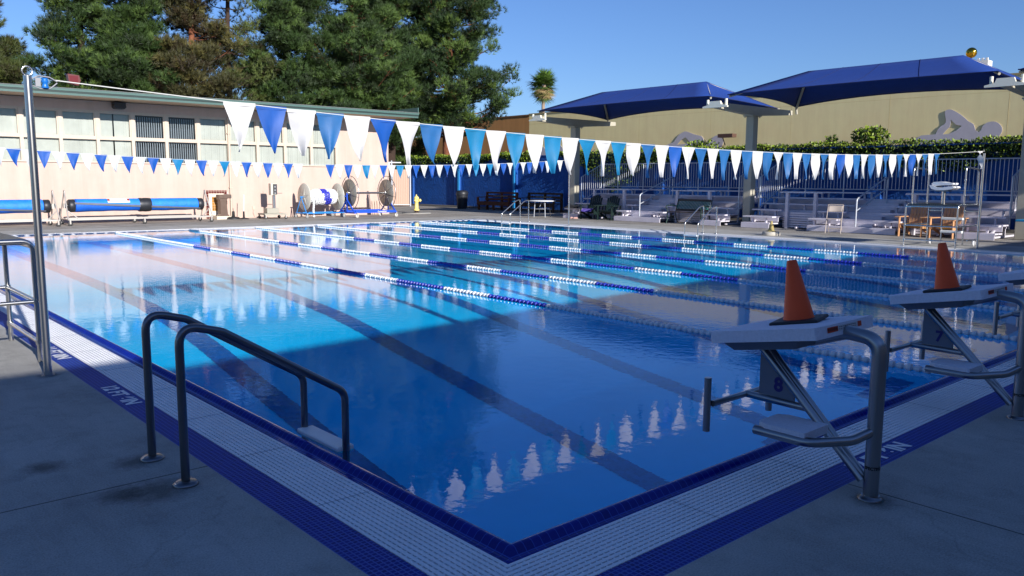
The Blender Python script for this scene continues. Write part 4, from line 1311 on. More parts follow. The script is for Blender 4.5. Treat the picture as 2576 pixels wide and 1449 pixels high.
for j in range(3):
    for i in range(8): F.append((j * 9 + i, j * 9 + i + 1, j * 9 + i + 10, j * 9 + i + 9))
m.add(V, F, True); o = m.build('backrest', M_FC, t); q = o.modifiers.new('s', 'SOLIDIFY'); q.thickness = 0.01

# round folding table
t = thing('round_table', 'round white folding table on the deck before the second wood bench', 'table', (22.15, 23.05, 0), 0.5)
m = MB(); m.lathe([(0.001, 0.665), (0.54, 0.665), (0.575, 0.675), (0.58, 0.69), (0.575, 0.705), (0.54, 0.712), (0.001, 0.712)], 40); m.build('table_top', M_WHITE, t)
for s in (-1, 1):
    for q in (-1, 1):
        m = MB(); m.tube([(s * 0.33, q * 0.22, 0.66), (s * 0.37, q * 0.25, 0.0)], 0.015, 8); m.build('leg', M_DARK if s > 0 else M_GALV, t)
    m = MB(); m.tube([(s * 0.345, -0.23, 0.35), (s * 0.345, 0.23, 0.35)], 0.012, 6); m.tube([(s * 0.35, 0, 0.45), (s * 0.05, 0, 0.65)], 0.012, 6); m.build('brace', M_GALV, t)

def wood_bench(label, x, y, Lb, wood, txt):
    t = thing('wood_bench', label, 'bench', (x, y, 0), 0, 'long wooden benches by the blue wall')
    h = Lb / 2
    m = MB()
    for k in range(4): m.box(-0.30 + k * 0.14, -0.30 + k * 0.14 + 0.125, -h, h, 0.41, 0.45)
    m.build('seat', wood, t)
    m = MB(); m.box(-0.32, -0.29, -h, h, 0.26, 0.409); m.build('apron', wood, t)
    m = MB()
    for k, z in enumerate((0.52, 0.69, 0.86)): m.box(0.26 + k * 0.035, 0.29 + k * 0.035, -h, h, z, z + 0.09)
    bk = m.build('backrest', wood, t)
    text_mesh('painted_words', txt, 0.085, mat('cream_lettering', hexc('a8a08a'), 0.6), frame_T((0.292, 0.05, 0.735), (0, -1, 0), (0, 0, 1)), bk, bold=0.002)
    for yy in (-h + 0.03, -0.05, h - 0.13):
        m = MB(); m.box(-0.28, -0.18, yy, yy + 0.1, 0, 0.409); m.build('leg', wood, t)
        m = MB(); m.box(0.30, 0.40, yy, yy + 0.1, 0, 0.94); m.build('leg', wood, t)
    for s in (-1, 1):
        m = MB(); yy = s * (h - 0.02); m.box(-0.30, 0.30, yy - 0.05, yy + 0.05, 0.65, 0.69); m.box(-0.30, -0.2, yy - 0.045, yy + 0.045, 0.45, 0.649); m.build('armrest', wood, t)
M_RW = mat('reddish_bench_wood', hexc('6b3418'), 0.65, noise=0.25, nscale=6); M_DW = mat('dark_bench_timber', hexc('3a2418'), 0.65, noise=0.25, nscale=6)
wood_bench('reddish brown wooden bench, its left end in the sun, next to the trash bin', 25.55, 30.05, 2.55, M_RW, 'SWIM CLUB AQUATICS CAMP')
wood_bench('dark brown wooden bench in full shade behind the round table', 25.85, 27.1, 2.5, M_DW, 'SWIM CLUB AQUATICS CAMP')

t = thing('trash_bin', 'black round trash bin with domed rim against the blue wall', 'trash bin', (25.45, 32.85, 0), 0)
M_BIN = mat('black_bin_plastic', (0.02, 0.022, 0.028), 0.45, noise=0.2, nscale=5)
m = MB(); m.lathe([(0.25, 0), (0.27, 0.04), (0.31, 0.72), (0.31, 0.74)], 28)
for k in range(14):
    a = k * PI / 7; m.bar((0.262 * math.cos(a), 0.262 * math.sin(a), 0.05), (0.312 * math.cos(a), 0.312 * math.sin(a), 0.70), 0.03, 0.012, (math.cos(a), math.sin(a), 0))
m.build('bin_body', M_BIN, t)
m = MB(); m.lathe([(0.33, 0.741), (0.34, 0.80), (0.335, 0.86), (0.30, 0.95), (0.22, 1.0), (0.15, 1.005), (0.14, 0.96)], 28); m.build('lid', M_BIN, t)

t = thing('fire_hydrant', 'yellow fire hydrant on the deck right of the empty reel', 'fire hydrant', (19.95, 29.3, 0), 0.6)
M_HY = mat('yellow_hydrant_paint', hexc('e6d480'), 0.5, noise=0.08, nscale=9)
m = MB(); m.lathe([(0.14, 0.13), (0.14, 0.17), (0.095, 0.175), (0.09, 0.50), (0.10, 0.52), (0.13, 0.53), (0.13, 0.56), (0.115, 0.57), (0.11, 0.66), (0.13, 0.665), (0.13, 0.69)], 22)
for k in range(8):
    a = k * PI / 4; m.lathe([(0.014, 0.17), (0.014, 0.19)], 6, Matrix.Translation((0.12 * math.cos(a), 0.12 * math.sin(a), 0)))
m.build('barrel', M_HY, t)
m = MB(); m.lathe([(0.125, 0.691), (0.115, 0.73), (0.08, 0.78), (0.035, 0.80), (0.03, 0.86), (0.015, 0.875)], 22); m.build('bonnet', M_HY, t)
for a, r, Lh in ((0, 0.05, 0.16), (PI, 0.05, 0.16), (-PI / 2, 0.07, 0.17)):
    T = Matrix.Rotation(a, 4, 'Z') @ Matrix.Translation((0.08, 0, 0.60))
    m = MB(); m.lathe([(r * 0.8, 0), (r * 0.8, Lh - 0.1), (r, Lh - 0.095), (r, Lh - 0.03), (0.02, Lh - 0.028), (0.02, Lh)], 14, T, axis='x'); m.build('outlet_cap', M_HY, t)
m = MB(); m.lathe([(0.12, 0.0), (0.12, 0.03), (0.085, 0.05), (0.085, 0.09), (0.135, 0.10), (0.135, 0.129)], 20); m.build('base_flange', mat('rust_brown', hexc('4a3a34'), 0.8, noise=0.2), t)
m = MB(); m.lathe([(0.75, 0.0), (0.74, 0.02), (0.001, 0.021)], 6, Matrix.Translation((19.95, 29.3, 0))); structure(m.build('hydrant_pad', mat('pad_concrete', hexc('a8a49c'), 0.9, noise=0.08)))

t = thing('weathered_cone', 'faded yellowish cone set in a round concrete weight on the far edge', 'traffic cone', (19.35, 10.38, 0))
m = MB(); m.lathe([(0.25, 0), (0.26, 0.02), (0.25, 0.09), (0.23, 0.11), (0.001, 0.112)], 30); m.build('concrete_weight', mat('weight_concrete', hexc('bdb6a8'), 0.9, noise=0.08, nscale=9), t)
m = MB(); m.lathe([(0.14, 0.113), (0.14, 0.13), (0.09, 0.14), (0.028, 0.40), (0.022, 0.42), (0.001, 0.42)], 20); m.build('cone_body', mat('faded_cone_vinyl', hexc('a8965e'), 0.7, noise=0.15, nscale=10), t)

# ================================================================== LIFEGUARD STANDS
def guard_stand(label, x, y, mx):
    """local x from the pool side outwards, y from 0 to -1.2"""
    t = thing('lifeguard_stand', label, 'lifeguard stand', (x, y, 0), 0, 'steel lifeguard stands')
    D, Wd, H = 1.38, 1.2, 1.03; r = 0.021
    X = lambda v: v * mx
    def pipe(name, pts, rad=r, f=0.09):
        m = MB(); m.tube(fillet([(X(a), b, c) for a, b, c in pts], f, 6), rad, 12); return m.build(name, M_STEEL, t)
    for yy in (0, -Wd):
        pipe('side_hoop', [(0, yy, 0), (0, yy, H), (D, yy, H), (D, yy, 0)])
    for xx, z in ((0, 0.17), (0, 0.52), (0, 0.98)): pipe('cross_rail', [(xx, -0.0, z), (xx, -Wd, z)], 0.018)
    for yy in (0, -Wd):
        pipe('side_rail', [(0, yy, 0.52), (D, yy, 0.52)], 0.018)
    pipe('side_rail', [(0.7, -Wd, 0.17), (D, -Wd, 0.17)], 0.018)
    for yy in (-0.34, -0.86): pipe('ladder_post', [(D, yy, 0), (D, yy, H)], 0.02)
    for yy in (0, -0.86): pipe('cross_rail', [(D, yy, 0.86), (D, yy - 0.34, 0.86)], 0.018)
    for z in (0.33, 0.66):
        m = MB(); m.box(min(X(D - 0.1), X(D + 0.08)), max(X(D - 0.1), X(D + 0.08)), -0.86, -0.34, z - 0.03, z + 0.03); m.build('step', M_WHITE, t, bevel=0.012)
    m = MB()
    for k in range(26):
        yy = -0.06 - k * 0.0435; m.box(min(X(0.04), X(D - 0.04)), max(X(0.04), X(D - 0.04)), yy - 0.008, yy + 0.008, H - 0.012, H + 0.016)
    m.box(min(X(0.03), X(D - 0.03)), max(X(0.03), X(D - 0.03)), -Wd + 0.03, -0.03, H - 0.03, H - 0.0125)
    m.build('platform', M_STEELD, t)
    pipe('seat_post', [(0.62, -0.62, H), (0.62, -0.62, 1.36)], 0.05)
    lowp = [(-0.27, 1.50), (-0.22, 1.41), (-0.10, 1.375), (0.10, 1.38), (0.24, 1.40), (0.30, 1.44), (0.27, 1.475), (0.18, 1.47), (0.04, 1.445), (-0.10, 1.45), (-0.2, 1.50)]
    topp = [(-0.23, 1.53), (-0.18, 1.575), (-0.04, 1.585), (0.10, 1.555), (0.24, 1.555), (0.255, 1.525), (0.22, 1.50), (0.06, 1.50), (-0.12, 1.478), (-0.2, 1.505)]
    m = MB()
    m.prism(lowp, lambda q: Vector((X(0.40), -0.62 - q[0], q[1])), lambda q: Vector((X(0.84), -0.62 - q[0], q[1])))
    st_ = m.build('seat', M_WHITE, t, bevel=0.01)
    m = MB(); m.prism(topp, lambda q: Vector((X(0.42), -0.62 - q[0], q[1])), lambda q: Vector((X(0.82), -0.62 - q[0], q[1])))
    m.build('folded_backrest', M_WHITE, t, bevel=0.01)
    m = MB(); m.box(min(X(0.5), X(0.74)), max(X(0.5), X(0.74)), -0.76, -0.48, 1.345, 1.372); m.build('seat_plate', M_STEELD, t)
    pipe('tall_rail', [(0.28, -0.02, H), (0.28, -0.02, 1.93), (1.1, -0.05, 1.88), (1.1, -0.05, H)], 0.02)
    pipe('tall_rail', [(0.42, -Wd + 0.03, H), (0.42, -Wd + 0.03, 1.93), (1.15, -Wd, 1.88), (1.15, -Wd, H)], 0.02)
    for yy in (-0.08, -Wd + 0.08):
        m = MB(); m.lathe([(0.04, -0.02), (0.07, -0.02), (0.07, 0.02), (0.04, 0.02)], 18, Matrix.Translation((X(D), yy, 0.07)), axis='y'); m.build('wheel', M_WHITE, t)
    for p_ in ((0, 0, 0.17), (0, -Wd, 0.17), (0, 0, 0.52), (0, -Wd, 0.52), (0.28, -0.02, H), (0.42, -Wd + 0.03, H), (0.42, -Wd + 0.03, 1.25), (0.42, -Wd + 0.03, 1.62), (D, -0.34, 0.86), (D, -0.86, 0.86)):
        m = MB(); m.lathe([(0.028, -0.022), (0.03, 0), (0.028, 0.022)], 10, Matrix.Translation((X(p_[0]), p_[1], p_[2]))); m.build('clamp', M_STEEL, t)
guard_stand('steel lifeguard stand with white seat in front of the orange chairs', 18.42, 6.17, 1)
guard_stand('steel lifeguard stand cut off by the left picture edge', -0.71, 6.45, -1)

t = thing('diving_board', 'turquoise board end poking in at the right edge beyond the stand', 'diving board', (21.6, 3.9, 0), 0.0)
m = MB(); m.box(-0.22, 0.22, -2.8, 0.75, 0.58, 0.63); m.build('board', mat('turquoise_paint', hexc('1b87b8'), 0.5, noise=0.08), t, bevel=0.01)
for yy in (-0.1, -2.2):
    m = MB(); m.tube([(-0.18, yy + 0.12, 0), (-0.1, yy, 0.58)], 0.02, 8); m.tube([(0.18, yy + 0.12, 0), (0.1, yy, 0.58)], 0.02, 8); m.build('leg', M_GALV, t)

# ================================================================== COVER REELS
M_COVER = mat('blue_cover_foam', hexc('0d5cc6'), 0.6, noise=0.15, nscale=2.5, bump=0.01, bscale=14)
M_COVERL = mat('scuffed_blue_cover', hexc('1b7ae0'), 0.6, noise=0.2, nscale=5, bump=0.01, bscale=14)
M_REELF = mat('pale_reel_frame', hexc('b9b3ab'), 0.5, 0.4)
M_STRAP = mat('grey_strap', hexc('5f6470'), 0.7, noise=0.15)
def castor(t, x, y, tyre=M_CASTOR, r=0.07):
    m = MB(); m.lathe([(0.02, -0.016), (r, -0.02), (r, 0.02), (0.02, 0.016)], 16, Matrix.Translation((x, y, r)), axis='y'); w = m.build('castor', tyre, t)
    m = MB(); m.box(x - 0.02, x + 0.02, y - 0.034, y - 0.026, r - 0.01, 2 * r + 0.04); m.box(x - 0.02, x + 0.02, y + 0.026, y + 0.034, r - 0.01, 2 * r + 0.04); m.box(x - 0.035, x + 0.035, y - 0.035, y + 0.035, 2 * r + 0.04, 2 * r + 0.055)
    m.build('fork', M_REELF, w)
def cover_reel(label, xa, xb, y, full=True):
    t = thing('cover_reel', label, 'pool cover reel', ((xa + xb) / 2, y, 0), 0, 'blue pool covers on long reels')
    h = (xb - xa) / 2; zc = 0.64
    m = MB(); prof = []
    for i in range(60):
        s = -h + 0.28 + (2 * h - 0.56) * i / 59
        prof.append((0.205 + 0.008 * math.sin(s * 2.3) + 0.004 * math.sin(s * 9), s))
    m.lathe([(0.05, prof[0][1])] + prof + [(0.05, prof[-1][1])], 32, Matrix.Translation((0, 0, zc)), axis='x'); m.build('cover_roll', M_COVER, t)
    # outer lap of the cover, ends on a slanting edge with a grey strap
    V = []; F = []; n1 = 40; n2 = 10
    for i in range(n1):
        s = i / (n1 - 1); xx = -h + 0.32 + (2 * h - 0.64) * s
        a1 = math.radians(158 + 62 * s)
        for j in range(n2):
            a = math.radians(70) + (a1 - math.radians(70)) * j / (n2 - 1)
            V.append((xx, 0.222 * math.cos(a), zc + 0.222 * math.sin(a)))
    for i in range(n1 - 1):
        for j in range(n2 - 1): F.append((i * n2 + j, i * n2 + j + 1, (i + 1) * n2 + j + 1, (i + 1) * n2 + j))
    m = MB(); m.add(V, F, True); m.build('outer_lap', M_COVERL, t)
    V = []; F = []
    for i in range(n1):
        s = i / (n1 - 1); xx = -h + 0.25 + (2 * h - 0.5) * s; a1 = math.radians(158 + 62 * s)
        for da in (-9, 0, 9):
            a = a1 + math.radians(da); V.append((xx, 0.232 * math.cos(a), zc + 0.232 * math.sin(a)))
    for i in range(n1 - 1):
        for j in range(2): F.append((i * 3 + j, i * 3 + j + 1, (i + 1) * 3 + j + 1, (i + 1) * 3 + j))
    m = MB(); m.add(V, F, True); m.build('edge_strap', M_STRAP, t)
    for s in (-1, 1):
        m = MB(); xs_ = s * (h - 0.2); m.lathe([(0.03, xs_ - 0.12), (0.18, xs_ - 0.12), (0.212, xs_ - 0.08), (0.216, xs_ + 0.07), (0.19, xs_ + 0.1), (0.03, xs_ + 0.11)], 28, Matrix.Translation((0, 0, zc)), axis='x'); m.build('end_wrap', M_BIN, t)
    m = MB(); m.lathe([(0.228, -0.02), (0.24, 0.02), (0.234, 0.12), (0.243, 0.2), (0.236, 0.34), (0.228, 0.38)], 28, Matrix.Translation((-0.0, 0, zc)), axis='x'); m.build('tape_band', M_BIN, t)
    V = []
    for (xx, a) in ((-1.05, 100), (-0.32, 100), (-0.32, 158), (-1.05, 158)):
        a = math.radians(a); V.append((xx, 0.2305 * math.cos(a), zc + 0.2305 * math.sin(a)))
    m = MB(); k = 8; V = []; F = []
    for j in range(k):
        a = math.radians(95 + 62 * j / (k - 1))
        for xx in (-1.05, -0.97, -0.42, -0.34): V.append((xx, -0.0 + 0.2295 * math.cos(a), zc + 0.2295 * math.sin(a)))
    for j in range(k - 1):
        m.m = 0; F = (j * 4 + 1, j * 4 + 2, j * 4 + 6, j * 4 + 5)
        m.f.append(F); m.sm.append(True); m.mi.append(0)
        for c in (0, 2): m.f.append((j * 4 + c, j * 4 + c + 1, j * 4 + c + 5, j * 4 + c + 4)); m.sm.append(True); m.mi.append(1 if 2 <= j <= 4 else 0)
    m.v = V
    m.build('care_label', [M_WHITE, mat('label_red', hexc('9c2e22'), 0.5)], t)
    m = MB(); m.tube([(-h - 0.02, 0, zc), (h + 0.02, 0, zc)], 0.03, 10); m.build('axle', M_STEELB, t)
    for s in (-1, 1):
        x = s * h
        m = MB()
        m.tube([(x + s * 0.05, -0.55, 0.18), (x, -0.03, 1.08)], 0.022, 8); m.tube([(x + s * 0.05, 0.55, 0.18), (x, 0.03, 1.08)], 0.022, 8)
        m.tube(fillet([(x, -0.05, 1.05), (x, -0.05, 1.14), (x, 0.05, 1.14), (x, 0.05, 1.05)], 0.04, 4), 0.02, 8)
        m.box(x - 0.05, x + 0.05, -0.06, 0.06, zc - 0.08, zc + 0.08)
        m.tube([(x + s * 0.03, -0.55, 0.2), (x + s * 0.03, 0.55, 0.2)], 0.025, 8)
        m.tube([(x - s * 0.3, -0.5, 0.2), (x, -0.35, 0.48)], 0.018, 8)
        m.build('end_frame', M_REELF, t)
    m = MB(); m.box(-h, h, -0.53, -0.48, 0.175, 0.225); m.box(-h, h, 0.48, 0.53, 0.175, 0.225); m.build('base_rail', M_REELF, t)
    for xx in (-h, 0.0, h):
        for yy in (-0.55, 0.55): castor(t, xx, yy)
    return t
cover_reel('long blue pool cover roll with black tape band, left of the tile niche', 4.66, 9.30, 27.5)
cover_reel('blue pool cover roll cut off by the left picture edge', -0.35, 4.28, 27.35)

# ================================================================== LANE ROPE REELS
t = thing('rope_reel', 'grey disc reel wound with white and blue lane rope on a light blue cart', 'lane rope reel', (14.3, 28.0, 0), 0, 'lane rope storage reels')
M_DISC = mat('pale_grey_disc', hexc('c3c1b6'), 0.45, noise=0.04, nscale=3)
for xx in (-0.76, 0.76):
    m = MB(); m.lathe([(0.03, xx - 0.02), (0.54, xx - 0.02), (0.56, xx), (0.54, xx + 0.02), (0.03, xx + 0.02)], 44, Matrix.Translation((0, 0, 0.84)), axis='x'); d_ = m.build('disc', M_DISC, t)
    m = MB()
    for k in range(5):
        a = k * 2 * PI / 5 + 0.4; m.prism([(0, -0.07), (0.40, -0.008), (0.42, 0), (0.40, 0.008), (0, 0.07)], lambda q: Vector((xx - 0.022, q[0] * math.cos(a) - q[1] * math.sin(a), 0.84 + q[0] * math.sin(a) + q[1] * math.cos(a))), lambda q: Vector((xx - 0.05 + 0.028 * min(1, q[0] / 0.4), q[0] * math.cos(a) - q[1] * math.sin(a), 0.84 + q[0] * math.sin(a) + q[1] * math.cos(a))))
    m.build('hub_star', M_DISC, d_)
def coil(mb_w, mb_b, xa, xb, R, is_blue):
    turns = int((xb - xa) / 0.088)
    for k in range(turns):
        x = xa + 0.044 + k * 0.088; rr = R(x)
        n = max(12, int(2 * PI * rr / 0.085))
        for i in range(n):
            a = 2 * PI * i / n + k * 0.4
            c = Vector((x + random.uniform(-0.01, 0.01), rr * math.cos(a), 0.84 + rr * math.sin(a)))
            T = Matrix.Translation(c) @ Matrix.Rotation(a, 4, 'X')
            mb = mb_b if is_blue(x + 0.10 * math.sin(a)) else mb_w
            mb.lathe([(0.012, -0.04), (0.043, -0.03), (0.048, 0.0), (0.038, 0.022), (0.014, 0.04)], 7, T @ Matrix.Rotation(PI / 2, 4, 'X'), smooth=False)
mw, mbl = MB(), MB()
mw.lathe([(0.02, -0.74), (0.16, -0.74), (0.2, -0.5), (0.27, -0.2), (0.27, 0.5), (0.02, 0.7)], 20, Matrix.Translation((0, 0, 0.84)), axis='x')
coil(mw, mbl, -0.72, 0.66, lambda x: 0.17 + 0.12 * min(1, max(0, (x + 0.62) / 0.35)) - 0.05 * max(0, (x - 0.45) / 0.2), lambda x: -0.02 < x < 0.28)
mh = MB()
for k in range(9):
    mh.lathe([(0.012, -0.04), (0.043, -0.03), (0.048, 0.0), (0.038, 0.022), (0.014, 0.04)], 8, Matrix.Translation((-0.50 + 0.01 * math.sin(k), -0.27, 0.66 - k * 0.075)), smooth=False)
mh.build('hanging_floats', mat('bright_white_float', (0.8, 0.8, 0.8), 0.4), t); mw.build('white_floats', mat('bright_white_float', (0.8, 0.8, 0.8), 0.4), t); mbl.build('blue_floats', mat('violet_blue_float', hexc('3a3fb5'), 0.4), t)
m = MB(); m.tube([(-0.95, 0, 0.84), (0.95, 0, 0.84)], 0.025, 8); m.build('axle', M_LTBLUE, t)
m = MB()
for x in (-0.90, 0.90):
    m.tube([(x, -0.45, 0.16), (x, 0, 0.84)], 0.018, 8); m.tube([(x, 0.45, 0.16), (x, 0, 0.84)], 0.018, 8); m.tube([(x, -0.5, 0.18), (x, 0.5, 0.18)], 0.022, 8)
for yy in (-0.45, 0.45): m.tube([(-0.9, yy, 0.19), (0.9, yy, 0.19)], 0.022, 8)
m.build('cart_frame', M_LTBLUE, t)
for xx in (-0.9, 0.78):
    for yy in (-0.48, 0.48): castor(t, xx, yy, M_CASTORG, 0.065)

t = thing('rope_reel', 'empty steel disc reel with large hoops on a royal blue cart', 'lane rope reel', (16.12, 27.35, 0), 0, 'lane rope storage reels')
M_DISCG = mat('dull_steel_disc', hexc('8f8b83'), 0.4, 0.5, noise=0.06, nscale=2)
for xx in (-0.88, 0.90):
    m = MB(); m.lathe([(0.03, xx - 0.01), (0.57, xx - 0.01), (0.57, xx + 0.01), (0.03, xx + 0.01)], 44, Matrix.Translation((0, 0, 1.0)), axis='x'); m.build('disc', M_DISCG, t)
    m = MB(); m.tube([(xx + 0.03, 0.70 * math.cos(a), 1.0 + 0.70 * math.sin(a)) for a in np.linspace(0, 2 * PI, 49)[:-1]], 0.015, 8, closed=True)
    for k in range(8):
        a = k * PI / 4 + 0.25; m.tube([(xx - 0.03, 0.05 * math.cos(a), 1 + 0.05 * math.sin(a)), (xx + 0.0, 0.70 * math.cos(a), 1 + 0.70 * math.sin(a))], 0.009, 6)
    m.build('hand_hoop', M_STEELB, t)
    m = MB(); m.lathe([(0.03, xx - 0.09), (0.08, xx - 0.08), (0.09, xx - 0.03), (0.05, xx - 0.02)], 18, Matrix.Translation((0, 0, 1.0)), axis='x'); m.build('hub', M_STEEL, t)
m = MB(); m.tube([(-1.0, 0, 1.0), (0.98, 0, 1.0)], 0.04, 12); m.build('axle', M_STEELB, t)
m = MB()
for x in (-1.0, 1.0):
    m.bar((x, 0, 0.2), (x, 0, 1.0), 0.05, 0.05); m.bar((x, -0.6, 0.2), (x, 0, 0.72), 0.04, 0.05, (1, 0, 0)); m.bar((x, 0.6, 0.2), (x, 0, 0.72), 0.04, 0.05, (1, 0, 0))
    m.bar((x, -0.64, 0.2), (x, 0.64, 0.2), 0.06, 0.06)
m.bar((-0.97, -0.6, 0.24), (0.97, -0.6, 0.24), 0.05, 0.10); m.bar((-0.97, 0.6, 0.24), (0.97, 0.6, 0.24), 0.05, 0.10); m.tube([(-1.05, 0, 0.85), (-1.05, 0.45, 1.0)], 0.02, 6)
fr_ = m.build('cart_frame', M_PVCBLUE, t)
text_mesh('rail_words', 'Competitor', 0.09, M_WHITE, frame_T((0.3, -0.627, 0.24), (1, 0, 0), (0, 0, 1)), fr_, bold=0.001)
for xx in (-0.9, 1.0):
    for yy in (-0.62, 0.62): castor(t, xx, yy, mat('white_castor', hexc('c9c5bc'), 0.5), 0.075)
M_STILE = mat('pole_beige', hexc('c0a994'), 0.6)
for k in range(4):
    t = thing('leaning_rod', ('leftmost', 'second from left', 'third from left', 'rightmost')[k] + ' of four thin beige rods by the cream wall behind the empty reel', 'rod', (17.45 + k * 0.13, BY - 0.12, 0), 0, 'beige rods behind the empty reel')
    m = MB(); m.tube([(0, -0.06, 0), (0, 0.09, 0.62)], 0.014, 6); m.build('rod', M_STILE, t)

# timer cart
t = thing('timer_cart', 'grey timing box on a post over a wheeled cart by the cream wall', 'timer cart', (12.15, 28.0, 0), -0.1)
M_TGREY = mat('grey_green_enamel', hexc('a39f90'), 0.5, noise=0.06)
m = MB(); m.box(-0.45, 0.45, -0.42, 0.42, 0.16, 0.22); m.build('cart_bed', M_TGREY, t, bevel=0.01)
m = MB(); m.box(-0.28, 0.2, -0.2, 0.2, 0.221, 0.42); m.build('battery_box', M_TGREY, t, bevel=0.01)
m = MB(); m.box(0.02, 0.12, -0.05, 0.05, 0.421, 0.95); m.build('post', M_STEELB, t)
m = MB(); m.box(-0.08, 0.17, -0.13, 0.13, 0.93, 1.38); m.tube([(0.02, 0, 1.38), (0.02, 0, 1.55)], 0.006, 6); bx = m.build('timer_box', mat('cream_enamel', hexc('cfc7b4'), 0.5), t, bevel=0.008)
m = MB(); m.box(0.171, 0.182, -0.10, 0.10, 0.96, 1.35)
m.box(0.0, 0.165, -0.142, -0.131, 0.95, 1.36); m.build('face_plate', mat('dark_faceplate', (0.04, 0.04, 0.045), 0.5), bx)
for z in (1.25, 1.12, 1.0):
    m = MB(); m.lathe([(0.03, -0.158), (0.035, -0.143)], 10, Matrix.Translation((0.08, 0, z)), axis='y'); m.build('knob', M_CASTORG, bx)
m = MB(); m.tube([(0.17, 0, 1.0), (0.42, 0, 1.0)], 0.012, 6); m.build('side_arm', M_STEELB, t)
for xx in (-0.4, 0.4):
    for yy in (-0.38, 0.38): castor(t, xx, yy, M_CASTOR, 0.06)

# drinking fountain and rope stanchions
t = thing('drinking_fountain', 'brown metal drinking fountain pedestal in front of the red tiled niche', 'drinking fountain', (10.45, 28.72, 0), 0)
M_FOUNT = mat('brown_fountain_metal', hexc('6f5c50'), 0.45, 0.4, noise=0.12, nscale=6)
m = MB(); m.prism([(-0.2, 0.12), (-0.17, 0.16), (-0.14, 0.2), (-0.14, 0.72), (-0.20, 0.80), (-0.20, 0.95), (0.18, 0.95), (0.18, 0.86), (0.1, 0.70), (0.14, 0.2), (0.2, 0.12)], lambda q: Vector((q[0], -0.14, q[1])), lambda q: Vector((q[0], 0.14, q[1]))); m.build('pedestal', M_FOUNT, t, bevel=0.01)
m = MB(); m.box(-0.16, 0.3, -0.16, 0.16, 0.80, 0.951); m.build('basin', M_FOUNT, t, bevel=0.015)
m = MB(); m.lathe([(0.02, 0), (0.03, 0.02), (0.012, 0.03), (0.012, 0.07)], 10, Matrix.Translation((0.2, 0, 0.952))); m.lathe([(0.025, 0), (0.02, 0.012)], 10, Matrix.Translation((0.25, -0.17, 0.87)), axis='y'); m.build('spout', M_STEEL, t)
m = MB(); m.box(-0.32, 0.3, -0.2, 0.25, 0.0, 0.12); m.build('plinth', mat('cream_plinth', hexc('d8cdb8'), 0.7), t)
def stanchion(label, x, y, R, col, h, rod):
    t = thing('pole_base', label, 'pole base', (x, y, 0), 0)
    m = MB(); m.lathe([(R, 0), (R, 0.03), (R * 0.85, 0.08), (0.06, 0.10), (0.05, 0.30), (0.035, 0.31), (0.001, 0.31)] if rod else [(R, 0), (R, 0.02), (R * 0.6, 0.05), (0.04, 0.06), (0.032, 0.30), (0.001, 0.31)], 26); m.build('weighted_base', M_BLACK, t)
    if not rod: m = MB(); m.tube([(0, 0, 0.3), (0.03, 0.0, h)], 0.014, 8); m.build('rod', col, t)
    else: m = MB(); m.tube([(0, 0, 0.3), (-0.01, 0, h)], 0.012, 8); m.build('rod', col, t)
stanchion('thick black weighted pole base right of the drinking fountain', 10.75, 28.45, 0.25, M_DARK, 0.42, True)
stanchion('flat black pole base with a white rod standing by the cream wall', 11.08, 28.25, 0.2, M_WHITE, 0.95, False)

# gate between the building and the blue wall
t = thing('chain_gate', 'steel tube gate with a beige slatted panel between building and blue wall', 'gate', (24.7, 38.0, 0), -0.35)
for xx in (-1.05, -0.35, 0.75):
    m = MB(); m.tube([(xx, 0, 0), (xx, 0, 2.62)], 0.05, 10); m.lathe([(0.055, 2.62), (0.03, 2.67), (0.001, 2.68)], 10, Matrix.Translation((xx, 0, 0))); m.build('gate_post', M_GALV, t)
m = MB(); m.bar((-1.05, 0, 2.55), (0.2, 0, 2.55), 0.05, 0.05); m.tube([(-0.35, 0, 1.3), (-1.05, 0, 1.3)], 0.02, 6); m.tube([(-0.35, 0, 0.1), (0.75, 0, 0.1)], 0.02, 6); m.build('cross_bar', M_GALV, t)
m = MB()
for k in range(9): m.box(-0.28 + k * 0.11, -0.28 + k * 0.11 + 0.08, 0.03, 0.05, 0.05, 2.15)
m.box(-0.28, 0.70, 0.051, 0.06, 0.05, 2.15)
m.build('slat_panel', mat('pinkish_beige_slat', hexc('bfa08c'), 0.7), t)
m = MB(); m.box(-1.0, -0.45, -0.04, -0.02, 2.25, 2.5); sg = m.build('exit_sign', M_WHITE, t)
text_mesh('exit_word', 'EXIT', 0.2, mat('exit_green', hexc('1f7a5a'), 0.5), frame_T((-0.725, -0.0415, 2.375), (1, 0, 0), (0, 0, 1)), sg, bold=0.004)

# ================================================================== TREES
M_BARK = mat('pine_bark', hexc('7a4a33'), 0.95, noise=0.35, nscale=2.5, bump=0.03, bscale=6)
M_BARKD = mat('dark_pine_bark', hexc('3f2f26'), 0.95, noise=0.3, nscale=2.5, bump=0.03, bscale=6)
def needle_mat(name, c1, c2):
    return mat(name, hexc(c1), 0.6, nscale=0.55, col2=hexc(c2))
NM = {'green': (needle_mat('pine_green', '2a4018', '3a5220'), needle_mat('pine_green_tip', '465e27', '5c7436'), needle_mat('pine_green_old', '1c2a14', '30421d')),
      'dark': (needle_mat('pine_dark', '223818', '374f20'), needle_mat('pine_dark_tip', '4a6327', '647a33'), needle_mat('pine_dark_old', '16240f', '263a1c')),
      'brown': (needle_mat('pine_brown', '38381c', '4a4826'), needle_mat('pine_brown_tip', '545228', '686032'), needle_mat('pine_brown_old', '2e2818', '433820')),
      'olive': (needle_mat('pine_olive', '353f1a', '525a25'), needle_mat('pine_olive_tip', '4d5c2a', '66723a'), needle_mat('pine_olive_old', '282a14', '433e20'))}
